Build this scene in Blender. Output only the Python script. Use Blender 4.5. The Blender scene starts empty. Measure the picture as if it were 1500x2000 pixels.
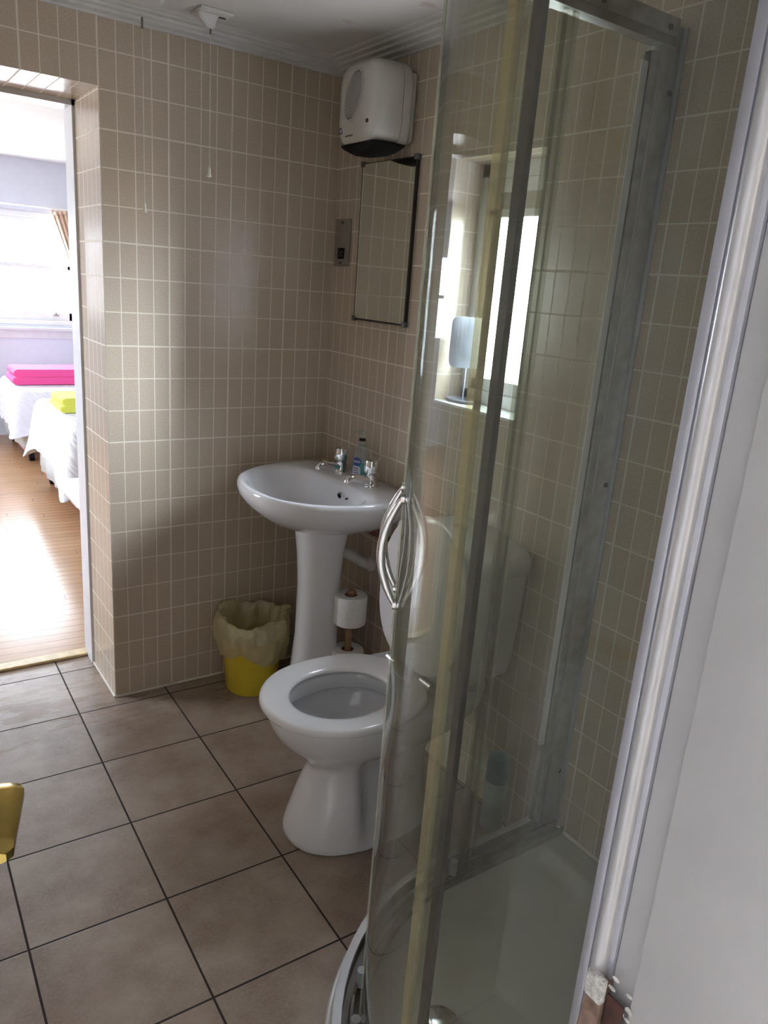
import bpy, bmesh, math, random
from mathutils import Vector, Matrix
from math import sin, cos, pi, radians as R_
radians_ = R_
random.seed(7)
C = bpy.context.scene.collection
SC = bpy.context.scene

# ------------------------------------------------------------------ camera, world, light
cam = bpy.data.objects.new('camera', bpy.data.cameras.new('camera'))
C.objects.link(cam)
cam.matrix_world = Matrix(((0.82561469, 0.09999668, -0.55530267, -1.52564),
                           (-0.55931324, 0.27474308, -0.7821029, -2.60973),
                           (0.07435788, 0.95630377, 0.28276139, 1.54758),
                           (0, 0, 0, 1)))
cam.data.sensor_fit = 'VERTICAL'
cam.data.sensor_height = 36
cam.data.sensor_width = 27
cam.data.lens = 1487.44 / 2000 * 36
cam.data.clip_start = 0.02
SC.camera = cam
SC.view_settings.view_transform = 'Standard'
SC.view_settings.look = 'None'
SC.view_settings.gamma = 1
SC.view_settings.use_curve_mapping = False
SC.view_settings.exposure = 1.55
SKY = 13.5
w = bpy.data.worlds.new('overcast'); SC.world = w; w.use_nodes = True
nt = w.node_tree; nt.nodes.clear()
wo = nt.nodes.new('ShaderNodeOutputWorld'); bg = nt.nodes.new('ShaderNodeBackground')
tc = nt.nodes.new('ShaderNodeTexCoord'); sx = nt.nodes.new('ShaderNodeSeparateXYZ')
cr = nt.nodes.new('ShaderNodeValToRGB')
cr.color_ramp.elements[0].position = 0.45; cr.color_ramp.elements[0].color = (0.54, 0.55, 0.57, 1)
cr.color_ramp.elements[1].position = 0.56; cr.color_ramp.elements[1].color = (0.80, 0.88, 1.0, 1)
mm = nt.nodes.new('ShaderNodeMath'); mm.operation = 'MULTIPLY_ADD'; mm.inputs[1].default_value = 0.5; mm.inputs[2].default_value = 0.5
nt.links.new(tc.outputs['Generated'], sx.inputs[0]); nt.links.new(sx.outputs[2], mm.inputs[0])
nt.links.new(mm.outputs[0], cr.inputs[0]); nt.links.new(cr.outputs[0], bg.inputs[0])
GLOW_AZ, GLOW_EL, GLOW_W, GLOW = radians_(-50), radians_(19), 15.0, 5.5      # sun glow behind thin cloud
dp_ = nt.nodes.new('ShaderNodeVectorMath'); dp_.operation = 'DOT_PRODUCT'
dp_.inputs[1].default_value = (cos(GLOW_EL) * cos(GLOW_AZ), cos(GLOW_EL) * sin(GLOW_AZ), sin(GLOW_EL))
nt.links.new(tc.outputs['Generated'], dp_.inputs[0])
def wm(op, a, b):
    n = nt.nodes.new('ShaderNodeMath'); n.operation = op
    for i, v in enumerate((a, b)):
        if isinstance(v, (int, float)): n.inputs[i].default_value = v
        else: nt.links.new(v, n.inputs[i])
    return n.outputs[0]
g_ = wm('EXPONENT', wm('MULTIPLY', wm('SUBTRACT', dp_.outputs['Value'], 1.0), 1 / (radians_(GLOW_W) ** 2)), 0)
nt.links.new(wm('MULTIPLY', wm('ADD', wm('MULTIPLY', g_, GLOW), 1.0), SKY), bg.inputs[1])
nt.links.new(bg.outputs[0], wo.inputs[0])

def portal(name, loc, direction, sx_, sy_):
    l = bpy.data.lights.new(name, 'AREA'); l.shape = 'RECTANGLE'; l.size = sx_; l.size_y = sy_
    l.cycles.is_portal = True
    o = bpy.data.objects.new(name, l); C.objects.link(o); o.location = loc
    o.rotation_euler = Vector(direction).to_track_quat('-Z', 'Y').to_euler()
    return o

# ------------------------------------------------------------------ material helpers
def mat(name):
    m = bpy.data.materials.new(name); m.use_nodes = True
    return m, m.node_tree, m.node_tree.nodes['Principled BSDF']
def N(nt, t, **k):
    n = nt.nodes.new(t)
    for a, v in k.items(): setattr(n, a, v)
    return n
def L(nt, a, b): nt.links.new(a, b)
def math_(nt, op, a, b=None, c=None):
    n = N(nt, 'ShaderNodeMath', operation=op)
    for i, v in enumerate((a, b, c)):
        if v is None: continue
        if isinstance(v, (int, float)): n.inputs[i].default_value = v
        else: L(nt, v, n.inputs[i])
    return n.outputs[0]
def mixc(nt, f, a, b):
    n = N(nt, 'ShaderNodeMix', data_type='RGBA')
    for i, v in ((0, f), (6, a), (7, b)):
        if isinstance(v, (int, float)): n.inputs[i].default_value = v
        elif isinstance(v, tuple): n.inputs[i].default_value = v if len(v) == 4 else v + (1,)
        else: L(nt, v, n.inputs[i])
    return n.outputs[2]
def noise(nt, scale, detail=3, vec=None, rough=.5):
    n = N(nt, 'ShaderNodeTexNoise'); n.inputs['Scale'].default_value = scale
    n.inputs['Detail'].default_value = detail; n.inputs['Roughness'].default_value = rough
    if vec is not None: L(nt, vec, n.inputs['Vector'])
    return n.outputs['Fac']
def ramp(nt, fac, p0, c0, p1, c1):
    n = N(nt, 'ShaderNodeValToRGB'); e = n.color_ramp.elements
    e[0].position, e[1].position = p0, p1
    e[0].color = c0 if isinstance(c0, tuple) else (c0, c0, c0, 1)
    e[1].color = c1 if isinstance(c1, tuple) else (c1, c1, c1, 1)
    L(nt, fac, n.inputs[0]); return n.outputs[0]
def pos(nt): return N(nt, 'ShaderNodeNewGeometry').outputs['Position']
def bump(nt, h, strength, dist, bs):
    n = N(nt, 'ShaderNodeBump'); n.inputs['Strength'].default_value = strength; n.inputs['Distance'].default_value = dist
    L(nt, h, n.inputs['Height']); L(nt, n.outputs[0], bs.inputs['Normal'])
def simple(name, col, rough=.5, metal=0., var=.04, scale=20, spec=None, coat=0, trans=0, ior=None, bumps=0.):
    m, nt, bs = mat(name)
    tcn = N(nt, 'ShaderNodeTexCoord').outputs['Object']
    f = noise(nt, scale, 3, tcn)
    lo = tuple(max(0, c * (1 - var)) for c in col); hi = tuple(min(1, c * (1 + var)) for c in col)
    L(nt, ramp(nt, f, .3, lo + (1,), .7, hi + (1,)), bs.inputs['Base Color'])
    bs.inputs['Roughness'].default_value = rough; bs.inputs['Metallic'].default_value = metal
    if spec is not None: bs.inputs['Specular IOR Level'].default_value = spec
    if coat: bs.inputs['Coat Weight'].default_value = coat; bs.inputs['Coat Roughness'].default_value = .05
    if trans: bs.inputs['Transmission Weight'].default_value = trans
    if ior: bs.inputs['IOR'].default_value = ior
    if bumps: bump(nt, f, bumps, .01, bs)
    return m

def line_mask(nt, u, pitch, off, half, bold_n=0, bold_half=0):
    """1 on the grout line, 0 on the tile; u scalar socket"""
    t = math_(nt, 'DIVIDE', math_(nt, 'SUBTRACT', u, off), pitch)
    idx = math_(nt, 'ROUND', t)
    d = math_(nt, 'MULTIPLY', math_(nt, 'ABSOLUTE', math_(nt, 'SUBTRACT', t, idx)), pitch)
    if bold_n:
        fr = math_(nt, 'ABSOLUTE', math_(nt, 'SUBTRACT', math_(nt, 'DIVIDE', idx, float(bold_n)), math_(nt, 'ROUND', math_(nt, 'DIVIDE', idx, float(bold_n)))))
        isb = math_(nt, 'LESS_THAN', fr, .01)
        h = math_(nt, 'MULTIPLY_ADD', isb, bold_half - half, half)
    else: h = half
    ratio = math_(nt, 'DIVIDE', d, h)
    mr = N(nt, 'ShaderNodeMapRange', interpolation_type='SMOOTHSTEP'); L(nt, ratio, mr.inputs[0])
    mr.inputs[1].default_value = .75; mr.inputs[2].default_value = 1.25
    mr.inputs[3].default_value = 1; mr.inputs[4].default_value = 0
    return mr.outputs[0], math_(nt, 'FLOOR', t)

TH = 0.108
def wall_tiles(name, axis, pitch, off, vaxis=2, vpitch=TH, voff=0.0, bold=True, tint=(1, 1, 1)):
    m, nt, bs = mat(name)
    P = pos(nt); s = N(nt, 'ShaderNodeSeparateXYZ'); L(nt, P, s.inputs[0])
    u, v = s.outputs[axis], s.outputs[vaxis]
    mu, iu = line_mask(nt, u, pitch, off, .0017, 4, .0028)
    mv, iv = line_mask(nt, v, vpitch, voff, .0018, 3, .0024)
    g = math_(nt, 'MAXIMUM', mu, mv)
    # speckled clay body, each cast tile (4 x 3 scored pieces) slightly different
    iu4 = math_(nt, 'FLOOR', math_(nt, 'DIVIDE', iu, 4.0)); iv3 = math_(nt, 'FLOOR', math_(nt, 'DIVIDE', iv, 3.0))
    cx = N(nt, 'ShaderNodeCombineXYZ'); L(nt, iu4, cx.inputs[0]); L(nt, iv3, cx.inputs[1])
    wn = N(nt, 'ShaderNodeTexWhiteNoise', noise_dimensions='3D'); L(nt, cx.outputs[0], wn.inputs['Vector'])
    n1 = noise(nt, 260, 2, P); n2 = noise(nt, 14, 3, P)
    a = tuple(x * y for x, y in zip((.465, .385, .300), tint)); b = tuple(x * y for x, y in zip((.590, .500, .395), tint))
    col = mixc(nt, ramp(nt, n1, .35, 0., .7, 1.), a, b)
    col = mixc(nt, math_(nt, 'MULTIPLY', n2, .30), col, tuple(x * y for x, y in zip((.50, .39, .30), tint)))
    col = mixc(nt, math_(nt, 'MULTIPLY', wn.outputs['Value'], .12), col, tuple(x * y for x, y in zip((.44, .35, .27), tint)))
    col = mixc(nt, g, col, (.72, .66, .555))
    L(nt, col, bs.inputs['Base Color'])
    L(nt, math_(nt, 'MULTIPLY_ADD', g, .45, .24), bs.inputs['Roughness'])
    h = math_(nt, 'MULTIPLY_ADD', n2, .25, math_(nt, 'SUBTRACT', 1.0, g))
    bump(nt, h, .35, .002, bs)
    return m

def floor_tiles():
    m, nt, bs = mat('brown_stoneware_floor')
    P = pos(nt); s = N(nt, 'ShaderNodeSeparateXYZ'); L(nt, P, s.inputs[0])
    a = -0.0167; fx, fy, fs = -.9764, .268, .3264
    dx = math_(nt, 'SUBTRACT', s.outputs[0], fx); dy = math_(nt, 'SUBTRACT', s.outputs[1], fy)
    u = math_(nt, 'ADD', math_(nt, 'MULTIPLY', dx, cos(a)), math_(nt, 'MULTIPLY', dy, sin(a)))
    v = math_(nt, 'ADD', math_(nt, 'MULTIPLY', dx, -sin(a)), math_(nt, 'MULTIPLY', dy, cos(a)))
    mu, iu = line_mask(nt, u, fs, 0, .0027); mv, iv = line_mask(nt, v, fs, 0, .0027)
    g = math_(nt, 'MAXIMUM', mu, mv)
    cx = N(nt, 'ShaderNodeCombineXYZ'); L(nt, iu, cx.inputs[0]); L(nt, iv, cx.inputs[1])
    wn = N(nt, 'ShaderNodeTexWhiteNoise', noise_dimensions='3D'); L(nt, cx.outputs[0], wn.inputs['Vector'])
    va = N(nt, 'ShaderNodeVectorMath', operation='ADD'); sc = N(nt, 'ShaderNodeVectorMath', operation='SCALE')
    L(nt, wn.outputs['Color'], sc.inputs[0]); sc.inputs['Scale'].default_value = 7.0
    L(nt, P, va.inputs[0]); L(nt, sc.outputs[0], va.inputs[1])
    n1 = noise(nt, 7, 5, va.outputs[0], .6); n2 = noise(nt, 120, 4, P, .7); n3 = noise(nt, 3, 3, va.outputs[0])
    col = mixc(nt, ramp(nt, n1, .35, 0., .68, 1.), (.240, .172, .128), (.370, .298, .238))
    col = mixc(nt, math_(nt, 'MULTIPLY', ramp(nt, n2, .45, 0., .75, 1.), .45), col, (.42, .36, .30))
    col = mixc(nt, math_(nt, 'MULTIPLY', ramp(nt, n3, .5, 0., .75, 1.), .4), col, (.27, .17, .13))
    col = mixc(nt, g, col, (.028, .018, .013))
    L(nt, col, bs.inputs['Base Color'])
    # drying water streaks near the doorway are smoother than the matt glaze
    mpw = N(nt, 'ShaderNodeMapping'); L(nt, P, mpw.inputs[0]); mpw.inputs['Rotation'].default_value = (0, 0, .9); mpw.inputs['Scale'].default_value = (2.2, 11, 1)
    wet = ramp(nt, noise(nt, 1.6, 5, mpw.outputs[0], .65), .44, 0., .56, 1.)
    far = N(nt, 'ShaderNodeMapRange'); L(nt, s.outputs[1], far.inputs[0])
    far.inputs[1].default_value = -.65; far.inputs[2].default_value = -.1; far.inputs[3].default_value = 0; far.inputs[4].default_value = 1
    wv = math_(nt, 'MULTIPLY', wet, far.outputs[0])
    r = math_(nt, 'SUBTRACT', math_(nt, 'MULTIPLY_ADD', n1, .12, .34), math_(nt, 'MULTIPLY', wv, .16))
    r = math_(nt, 'MAXIMUM', r, math_(nt, 'MULTIPLY', g, .9))
    L(nt, r, bs.inputs['Roughness'])
    h = math_(nt, 'ADD', math_(nt, 'MULTIPLY', n2, .2), math_(nt, 'MULTIPLY_ADD', n1, .5, math_(nt, 'MULTIPLY', g, -1.5)))
    bump(nt, h, .25, .003, bs)
    return m

def wood_floor():
    m, nt, bs = mat('varnished_oak_boards')
    P = pos(nt)
    mp = N(nt, 'ShaderNodeMapping'); L(nt, P, mp.inputs[0]); mp.inputs['Rotation'].default_value = (0, 0, R_(4))
    s = N(nt, 'ShaderNodeSeparateXYZ'); L(nt, mp.outputs[0], s.inputs[0])
    mv, iv = line_mask(nt, s.outputs[1], .062, 0, .0012)
    off = N(nt, 'ShaderNodeTexWhiteNoise', noise_dimensions='1D'); L(nt, iv, off.inputs['W'])
    uu = math_(nt, 'MULTIPLY_ADD', off.outputs['Value'], .9, s.outputs[0])
    mu, iu = line_mask(nt, uu, .9, 0, .0012)
    g = math_(nt, 'MAXIMUM', mu, mv)
    cx = N(nt, 'ShaderNodeCombineXYZ'); L(nt, iu, cx.inputs[0]); L(nt, iv, cx.inputs[1])
    wn = N(nt, 'ShaderNodeTexWhiteNoise', noise_dimensions='3D'); L(nt, cx.outputs[0], wn.inputs['Vector'])
    mp2 = N(nt, 'ShaderNodeMapping'); L(nt, P, mp2.inputs[0]); mp2.inputs['Scale'].default_value = (3, 40, 1)
    n1 = noise(nt, 1.5, 5, mp2.outputs[0], .6)
    col = mixc(nt, n1, (.33, .17, .075), (.56, .35, .19))
    col = mixc(nt, math_(nt, 'MULTIPLY', wn.outputs['Value'], .5), col, (.36, .20, .10))
    col = mixc(nt, g, col, (.07, .035, .02))
    L(nt, col, bs.inputs['Base Color'])
    bs.inputs['Roughness'].default_value = .22; bs.inputs['Specular IOR Level'].default_value = .3
    bump(nt, math_(nt, 'MULTIPLY_ADD', n1, .2, math_(nt, 'MULTIPLY', g, -1)), .25, .002, bs)
    return m

def ceiling_paint():
    m, nt, bs = mat('old_white_ceiling_paint')
    P = pos(nt)
    def patch(x, y, r, seed):
        d = N(nt, 'ShaderNodeVectorMath', operation='DISTANCE'); L(nt, P, d.inputs[0]); d.inputs[1].default_value = (x, y, 2.28)
        e = math_(nt, 'MULTIPLY_ADD', noise(nt, 22 + seed, 4, P, .8), r * 2.6, d.outputs['Value'])
        return ramp(nt, e, r * 1.7, 1., r * 2.0, 0.)
    p = math_(nt, 'MAXIMUM', patch(-.235, -.42, .035, 1), patch(-.30, -.66, .05, 5))
    p = math_(nt, 'MAXIMUM', p, patch(-.16, -.70, .035, 9))
    col = mixc(nt, ramp(nt, noise(nt, 5, 3, P), .35, 0., .75, .5), (.62, .60, .58), (.50, .48, .45))
    col = mixc(nt, math_(nt, 'MULTIPLY', p, .6), col, (.46, .34, .28))
    L(nt, col, bs.inputs['Base Color']); bs.inputs['Roughness'].default_value = .7
    bump(nt, math_(nt, 'MULTIPLY_ADD', p, -1, noise(nt, 60, 3, P)), .15, .003, bs)
    return m

def glass_mat(name, tint, haze=.03, streak=True, dcol=(.75, .78, .74)):
    m = bpy.data.materials.new(name); m.use_nodes = True; nt = m.node_tree; nt.nodes.clear()
    out = N(nt, 'ShaderNodeOutputMaterial')
    tr = N(nt, 'ShaderNodeBsdfTransparent'); tr.inputs[0].default_value = tint + (1,)
    gl = N(nt, 'ShaderNodeBsdfGlossy'); gl.inputs['Roughness'].default_value = .02
    df = N(nt, 'ShaderNodeBsdfDiffuse'); df.inputs[0].default_value = dcol + (1,)
    gm = N(nt, 'ShaderNodeNewGeometry'); dt = N(nt, 'ShaderNodeVectorMath', operation='DOT_PRODUCT')
    L(nt, gm.outputs['Normal'], dt.inputs[0]); L(nt, gm.outputs['Incoming'], dt.inputs[1])
    k_ = math_(nt, 'SUBTRACT', 1.0, math_(nt, 'ABSOLUTE', dt.outputs['Value']))
    fr_ = math_(nt, 'MULTIPLY_ADD', math_(nt, 'POWER', k_, 5.0), .96, .04)
    m1 = N(nt, 'ShaderNodeMixShader'); m2 = N(nt, 'ShaderNodeMixShader')
    if streak:
        P = pos(nt); mp = N(nt, 'ShaderNodeMapping'); L(nt, P, mp.inputs[0]); mp.inputs['Scale'].default_value = (30, 30, 1.2)
        f = noise(nt, 1.0, 4, mp.outputs[0], .6)
        L(nt, ramp(nt, f, .35, haze * .3, .75, haze * 1.8), m1.inputs[0])
    else: m1.inputs[0].default_value = haze
    L(nt, tr.outputs[0], m1.inputs[1]); L(nt, df.outputs[0], m1.inputs[2])
    L(nt, fr_, m2.inputs[0]); L(nt, m1.outputs[0], m2.inputs[1]); L(nt, gl.outputs[0], m2.inputs[2])
    L(nt, m2.outputs[0], out.inputs[0])
    return m

def fabric(name, col, scale=90, quilt=False, rough=.9, strength=.3, tr=0):
    m, nt, bs = mat(name)
    P = N(nt, 'ShaderNodeTexCoord').outputs['Object']
    n1 = noise(nt, scale, 3, P)
    L(nt, mixc(nt, n1, tuple(c * .88 for c in col), col), bs.inputs['Base Color'])
    bs.inputs['Roughness'].default_value = rough
    bs.inputs['Sheen Weight'].default_value = .2
    h = n1
    if quilt:
        s = N(nt, 'ShaderNodeSeparateXYZ'); L(nt, P, s.inputs[0])
        a = math_(nt, 'ADD', s.outputs[0], math_(nt, 'ADD', s.outputs[1], s.outputs[2]))
        b = math_(nt, 'SUBTRACT', s.outputs[0], math_(nt, 'SUBTRACT', s.outputs[1], s.outputs[2]))
        w1 = math_(nt, 'ABSOLUTE', math_(nt, 'SINE', math_(nt, 'MULTIPLY', a, 45.)))
        w2 = math_(nt, 'ABSOLUTE', math_(nt, 'SINE', math_(nt, 'MULTIPLY', b, 45.)))
        h = math_(nt, 'MINIMUM', w1, w2)
    bump(nt, h, strength, .008, bs)
    return m

M = {}
M['tileA'] = wall_tiles('beige_wall_tiles_back', 0, .0536, -.839)
M['tileB'] = wall_tiles('beige_wall_tiles_window_wall', 1, .0527, .0145)
M['tileRev'] = wall_tiles('beige_wall_tiles_reveal', 1, .0536, 0.)
M['tileSoffit'] = wall_tiles('beige_wall_tiles_soffit', 0, .0536, -.839, 1, .108, .2)
M['tileWR'] = wall_tiles('beige_wall_tiles_window_reveal', 0, .0536, .0)
M['floor'] = floor_tiles(); M['wood'] = wood_floor(); M['ceil'] = ceiling_paint()
M['coving'] = simple('white_coving_paint', (.60, .59, .57), .6, var=.06, scale=15)
M['white'] = simple('white_gloss_paint', (.70, .70, .72), .35, var=.04)
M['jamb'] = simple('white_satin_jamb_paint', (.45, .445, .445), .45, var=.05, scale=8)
M['hallwall'] = simple('warm_white_hall_paint', (.74, .66, .56), .8, var=.02)
M['bedwall'] = simple('pale_blue_white_wall_paint', (.66, .68, .76), .8, var=.02)
M['bedceil'] = simple('bedroom_ceiling_paint', (.80, .80, .78), .8, var=.02)
M['upvc'] = simple('white_upvc', (.82, .84, .86), .25, var=.02)
M['ceramic'] = simple('white_ceramic', (.80, .80, .82), .10, var=.015, scale=6, coat=.6)
M['plastic'] = simple('white_plastic_seat', (.84, .84, .85), .18, var=.01, coat=.3)
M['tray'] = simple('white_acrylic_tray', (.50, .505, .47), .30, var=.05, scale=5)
M['beadgrey'] = simple('satin_grey_bead', (.50, .50, .51), .26, .35, var=.04)
M['trackchrome'] = simple('bright_track_metal', (.84, .86, .90), .18, .55, var=.04, scale=12)
M['clip'] = simple('dull_metal_clip', (.16, .16, .17), .4, .7, var=.2)
M['chrome'] = simple('chrome', (.82, .83, .85), .08, 1., var=.04, scale=12)
M['alu'] = simple('brushed_aluminium', (.50, .51, .52), .28, 1., var=.15, scale=30)
M['aludull'] = simple('dull_aluminium_profile', (.40, .40, .38), .45, .8, var=.2, scale=25)
M['alubright'] = simple('satin_silver_profile', (.46, .47, .52), .35, .6, var=.05)
M['railbrown'] = simple('brown_stained_aluminium', (.17, .15, .125), .5, .3, var=.2, scale=30)
M['grime'] = simple('grimy_dark_seal', (.055, .052, .045), .5, var=.3, scale=40)
M['sealy'] = glass_mat('yellowed_clear_seal', (.89, .85, .68), .18, False, (.62, .57, .42))
M['sealc'] = glass_mat('clear_seal', (.95, .96, .88), .22, False)
M['glass'] = glass_mat('green_tinted_shower_glass', (.905, .92, .878), .035)
M['pane'] = glass_mat('window_glass', (.98, .99, .99), .0, False)
M['mirror'] = simple('greenish_mirror', (.80, .84, .76), .015, 1., var=.005)
M['black'] = simple('black_plastic', (.008, .008, .009), .6, var=.2, spec=.15)
M['dark'] = simple('dark_metal_edge', (.03, .025, .022), .4, .3, var=.2)
M['heater'] = simple('cream_white_heater_plastic', (.60, .59, .54), .32, var=.03, scale=6)
M['heatgrey'] = simple('grey_heater_grille', (.15, .14, .125), .5, var=.1)
M['backplate'] = simple('off_white_back_plate', (.52, .50, .45), .5, var=.05)
M['darkred'] = simple('dark_red_lamp', (.10, .012, .015), .2, var=.1)
M['blue'] = simple('navy_blue_print', (.02, .035, .20), .4, var=.1)
M['label'] = simple('pale_label', (.62, .64, .72), .4, var=.08)
M['steel'] = simple('brushed_steel_plate', (.42, .40, .37), .35, .9, var=.1, scale=60)
M['yellow'] = simple('yellow_plastic_bin', (.80, .62, .05), .35, var=.05, scale=5)
M['paper'] = simple('white_tissue_paper', (.82, .81, .79), .95, var=.03, scale=80, bumps=.15)
M['card'] = simple('brown_cardboard', (.38, .25, .16), .9, var=.1)
M['pole'] = simple('brown_wood_pole', (.33, .18, .10), .6, var=.2, scale=50)
M['pipe'] = simple('grey_white_waste_pipe', (.55, .53, .50), .5, var=.12, scale=30)
M['copper'] = simple('tarnished_copper_pipe', (.20, .10, .07), .5, .5, var=.2)
M['teal'] = simple('teal_plastic', (.015, .17, .22), .35, var=.08)
M['canbody'] = simple('pale_blue_spray_can', (.46, .56, .68), .3, .2, var=.12, scale=18)
M['brass'] = simple('polished_brass', (.62, .47, .14), .16, 1., var=.12, scale=30)
M['brown'] = simple('dark_red_brown_wood', (.055, .018, .012), .7, var=.4, scale=60)
M['bare'] = simple('bare_scuffed_timber', (.20, .13, .10), .8, var=.35, scale=70)
M['flake'] = simple('chipped_white_paint', (.55, .54, .51), .8, var=.3, scale=160, bumps=.6)
M['doorwhite'] = simple('white_door_paint', (.72, .71, .70), .4, var=.03)
M['goldwood'] = simple('pale_wood_threshold', (.60, .45, .22), .4, var=.2, scale=30)
M['caulk'] = simple('white_silicone_bead', (.70, .67, .60), .5, var=.08)
M['quiltw'] = fabric('white_quilt_cotton', (.82, .84, .86), quilt=True, strength=.6)
M['quiltm'] = fabric('pale_lilac_quilt_cotton', (.78, .76, .84), quilt=True, strength=.6)
M['valance'] = fabric('white_valance_sheet', (.74, .78, .78))
M['pink'] = fabric('pink_towel_terry', (.90, .09, .34), 300, strength=.4)
M['yellowtowel'] = fabric('lemon_towel_terry', (.80, .82, .12), 300, strength=.4)
M['curtain'] = fabric('peach_curtain_fabric', (.80, .60, .46))
M['dispmirror'] = simple('blue_grey_mirror_back', (.42, .46, .58), .35, .3, var=.08)
def stripes():
    m, nt, bs = mat('pink_striped_divan_ticking'); P = pos(nt)
    s = N(nt, 'ShaderNodeSeparateXYZ'); L(nt, P, s.inputs[0])
    mu, i = line_mask(nt, math_(nt, 'ADD', s.outputs[0], s.outputs[1]), .022, 0, .006)
    L(nt, mixc(nt, mu, (.55, .09, .14), (.75, .6, .6)), bs.inputs['Base Color']); bs.inputs['Roughness'].default_value = .9
    return m
M['stripe'] = stripes()
def thin(name, col, t):
    m = bpy.data.materials.new(name); m.use_nodes = True; nt = m.node_tree; nt.nodes.clear()
    out = N(nt, 'ShaderNodeOutputMaterial'); P = N(nt, 'ShaderNodeTexCoord').outputs['Object']
    df = N(nt, 'ShaderNodeBsdfDiffuse'); tl = N(nt, 'ShaderNodeBsdfTranslucent'); tr = N(nt, 'ShaderNodeBsdfTransparent')
    gl = N(nt, 'ShaderNodeBsdfGlossy'); gl.inputs['Roughness'].default_value = .3
    c = mixc(nt, noise(nt, 18, 4, P), tuple(x * .8 for x in col), col)
    L(nt, c, df.inputs[0]); L(nt, c, tl.inputs[0]); tr.inputs[0].default_value = col + (1,)
    a = N(nt, 'ShaderNodeMixShader'); a.inputs[0].default_value = .45; b = N(nt, 'ShaderNodeMixShader'); b.inputs[0].default_value = t
    d = N(nt, 'ShaderNodeMixShader'); d.inputs[0].default_value = .08
    L(nt, df.outputs[0], a.inputs[1]); L(nt, tl.outputs[0], a.inputs[2])
    L(nt, a.outputs[0], b.inputs[1]); L(nt, tr.outputs[0], b.inputs[2])
    L(nt, b.outputs[0], d.inputs[1]); L(nt, gl.outputs[0], d.inputs[2]); L(nt, d.outputs[0], out.inputs[0])
    return m
M['bag'] = thin('crinkled_pale_yellow_polythene', (.93, .88, .60), .30)
M['clearplastic'] = thin('clear_bottle_plastic', (.90, .94, .96), .85)
M['liquid'] = simple('teal_handwash_liquid', (.03, .42, .40), .2, var=.05)
M['cord'] = simple('white_pull_cord', (.62, .60, .52), .7, var=.05)

# ------------------------------------------------------------------ geometry helpers
def part(name, bm, m, parent=None, smooth=True, ang=35, origin=None):
    """link bm (in world coordinates) as one mesh object"""
    base = Vector((0, 0, 0))
    if parent is not None:
        p = parent
        while p is not None: base += Vector(p.location); p = p.parent
    elif origin is not None: base = Vector(origin)
    bmesh.ops.recalc_face_normals(bm, faces=bm.faces[:])
    bmesh.ops.translate(bm, verts=bm.verts[:], vec=-base)
    me = bpy.data.meshes.new(name); bm.to_mesh(me); bm.free()
    me.materials.append(m)
    if smooth:
        me.polygons.foreach_set('use_smooth', [True] * len(me.polygons))
        me.set_sharp_from_angle(angle=R_(ang))
    o = bpy.data.objects.new(name, me); C.objects.link(o)
    if parent is not None: o.parent = parent
    elif origin is not None: o.location = origin
    return o
def thing(name, label, cat, loc, group=None):
    o = bpy.data.objects.new(name, None); C.objects.link(o); o.location = loc; o.empty_display_size = .05
    o['label'] = label; o['category'] = cat
    if group: o['group'] = group
    return o
def tag(o, label, cat, group=None):
    o['label'] = label; o['category'] = cat
    if group: o['group'] = group
    return o
def struct(name, bm, m, parent=None, smooth=False):
    o = part(name, bm, m, parent, smooth)
    if parent is None: o['kind'] = 'structure'
    return o
def box(x0, x1, y0, y1, z0, z1, bev=0, seg=2, bm=None):
    own = bm is None
    b = bmesh.new()
    r = bmesh.ops.create_cube(b, size=1)
    for v in b.verts:
        v.co = Vector(((x0 + x1) / 2 + v.co.x * (x1 - x0), (y0 + y1) / 2 + v.co.y * (y1 - y0), (z0 + z1) / 2 + v.co.z * (z1 - z0)))
    if bev: bmesh.ops.bevel(b, geom=b.edges[:], offset=bev, segments=seg, profile=.5, affect='EDGES')
    if own: return b
    me = bpy.data.meshes.new('t'); b.to_mesh(me); b.free(); bm.from_mesh(me); bpy.data.meshes.remove(me); return bm
def join(bm, b):
    me = bpy.data.meshes.new('t'); b.to_mesh(me); b.free(); bm.from_mesh(me); bpy.data.meshes.remove(me); return bm
def loft(rings, closed=True, cap0=True, cap1=True, bm=None):
    b = bm or bmesh.new()
    R = [[b.verts.new(p) for p in r] for r in rings]
    n = len(R[0])
    for a, c in zip(R, R[1:]):
        for i in range(n if closed else n - 1):
            j = (i + 1) % n
            b.faces.new((a[i], a[j], c[j], c[i]))
    if cap0: b.faces.new(R[0][::-1])
    if cap1: b.faces.new(R[-1])
    return b
def lathe(prof, cx=0, cy=0, n=32, cap0=True, cap1=True, bm=None, sx=1, sy=1):
    return loft([[(cx + r * cos(2 * pi * i / n) * sx, cy + r * sin(2 * pi * i / n) * sy, z) for i in range(n)] for r, z in prof], True, cap0, cap1, bm)
def lathe_x(prof, x, y, z, n=24):
    return loft([[(x + h, y + r * cos(2 * pi * i / n), z + r * sin(2 * pi * i / n)) for i in range(n)] for r, h in prof])
def tube(pts, r, n=10, bm=None, flat=1.0, cap=True):
    pts = [Vector(p) for p in pts]; rings = []
    rr = r if isinstance(r, (list, tuple)) else [r] * len(pts)
    up = None
    for i, p in enumerate(pts):
        t = (pts[min(i + 1, len(pts) - 1)] - pts[max(i - 1, 0)]).normalized()
        if up is None:
            up = Vector((0, 0, 1)) if abs(t.z) < .9 else Vector((1, 0, 0))
        s = t.cross(up).normalized(); up = s.cross(t).normalized()
        rings.append([p + s * (cos(2 * pi * k / n) * rr[i] * flat) + up * (sin(2 * pi * k / n) * rr[i]) for k in range(n)])
    return loft(rings, True, cap, cap, bm)
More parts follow.
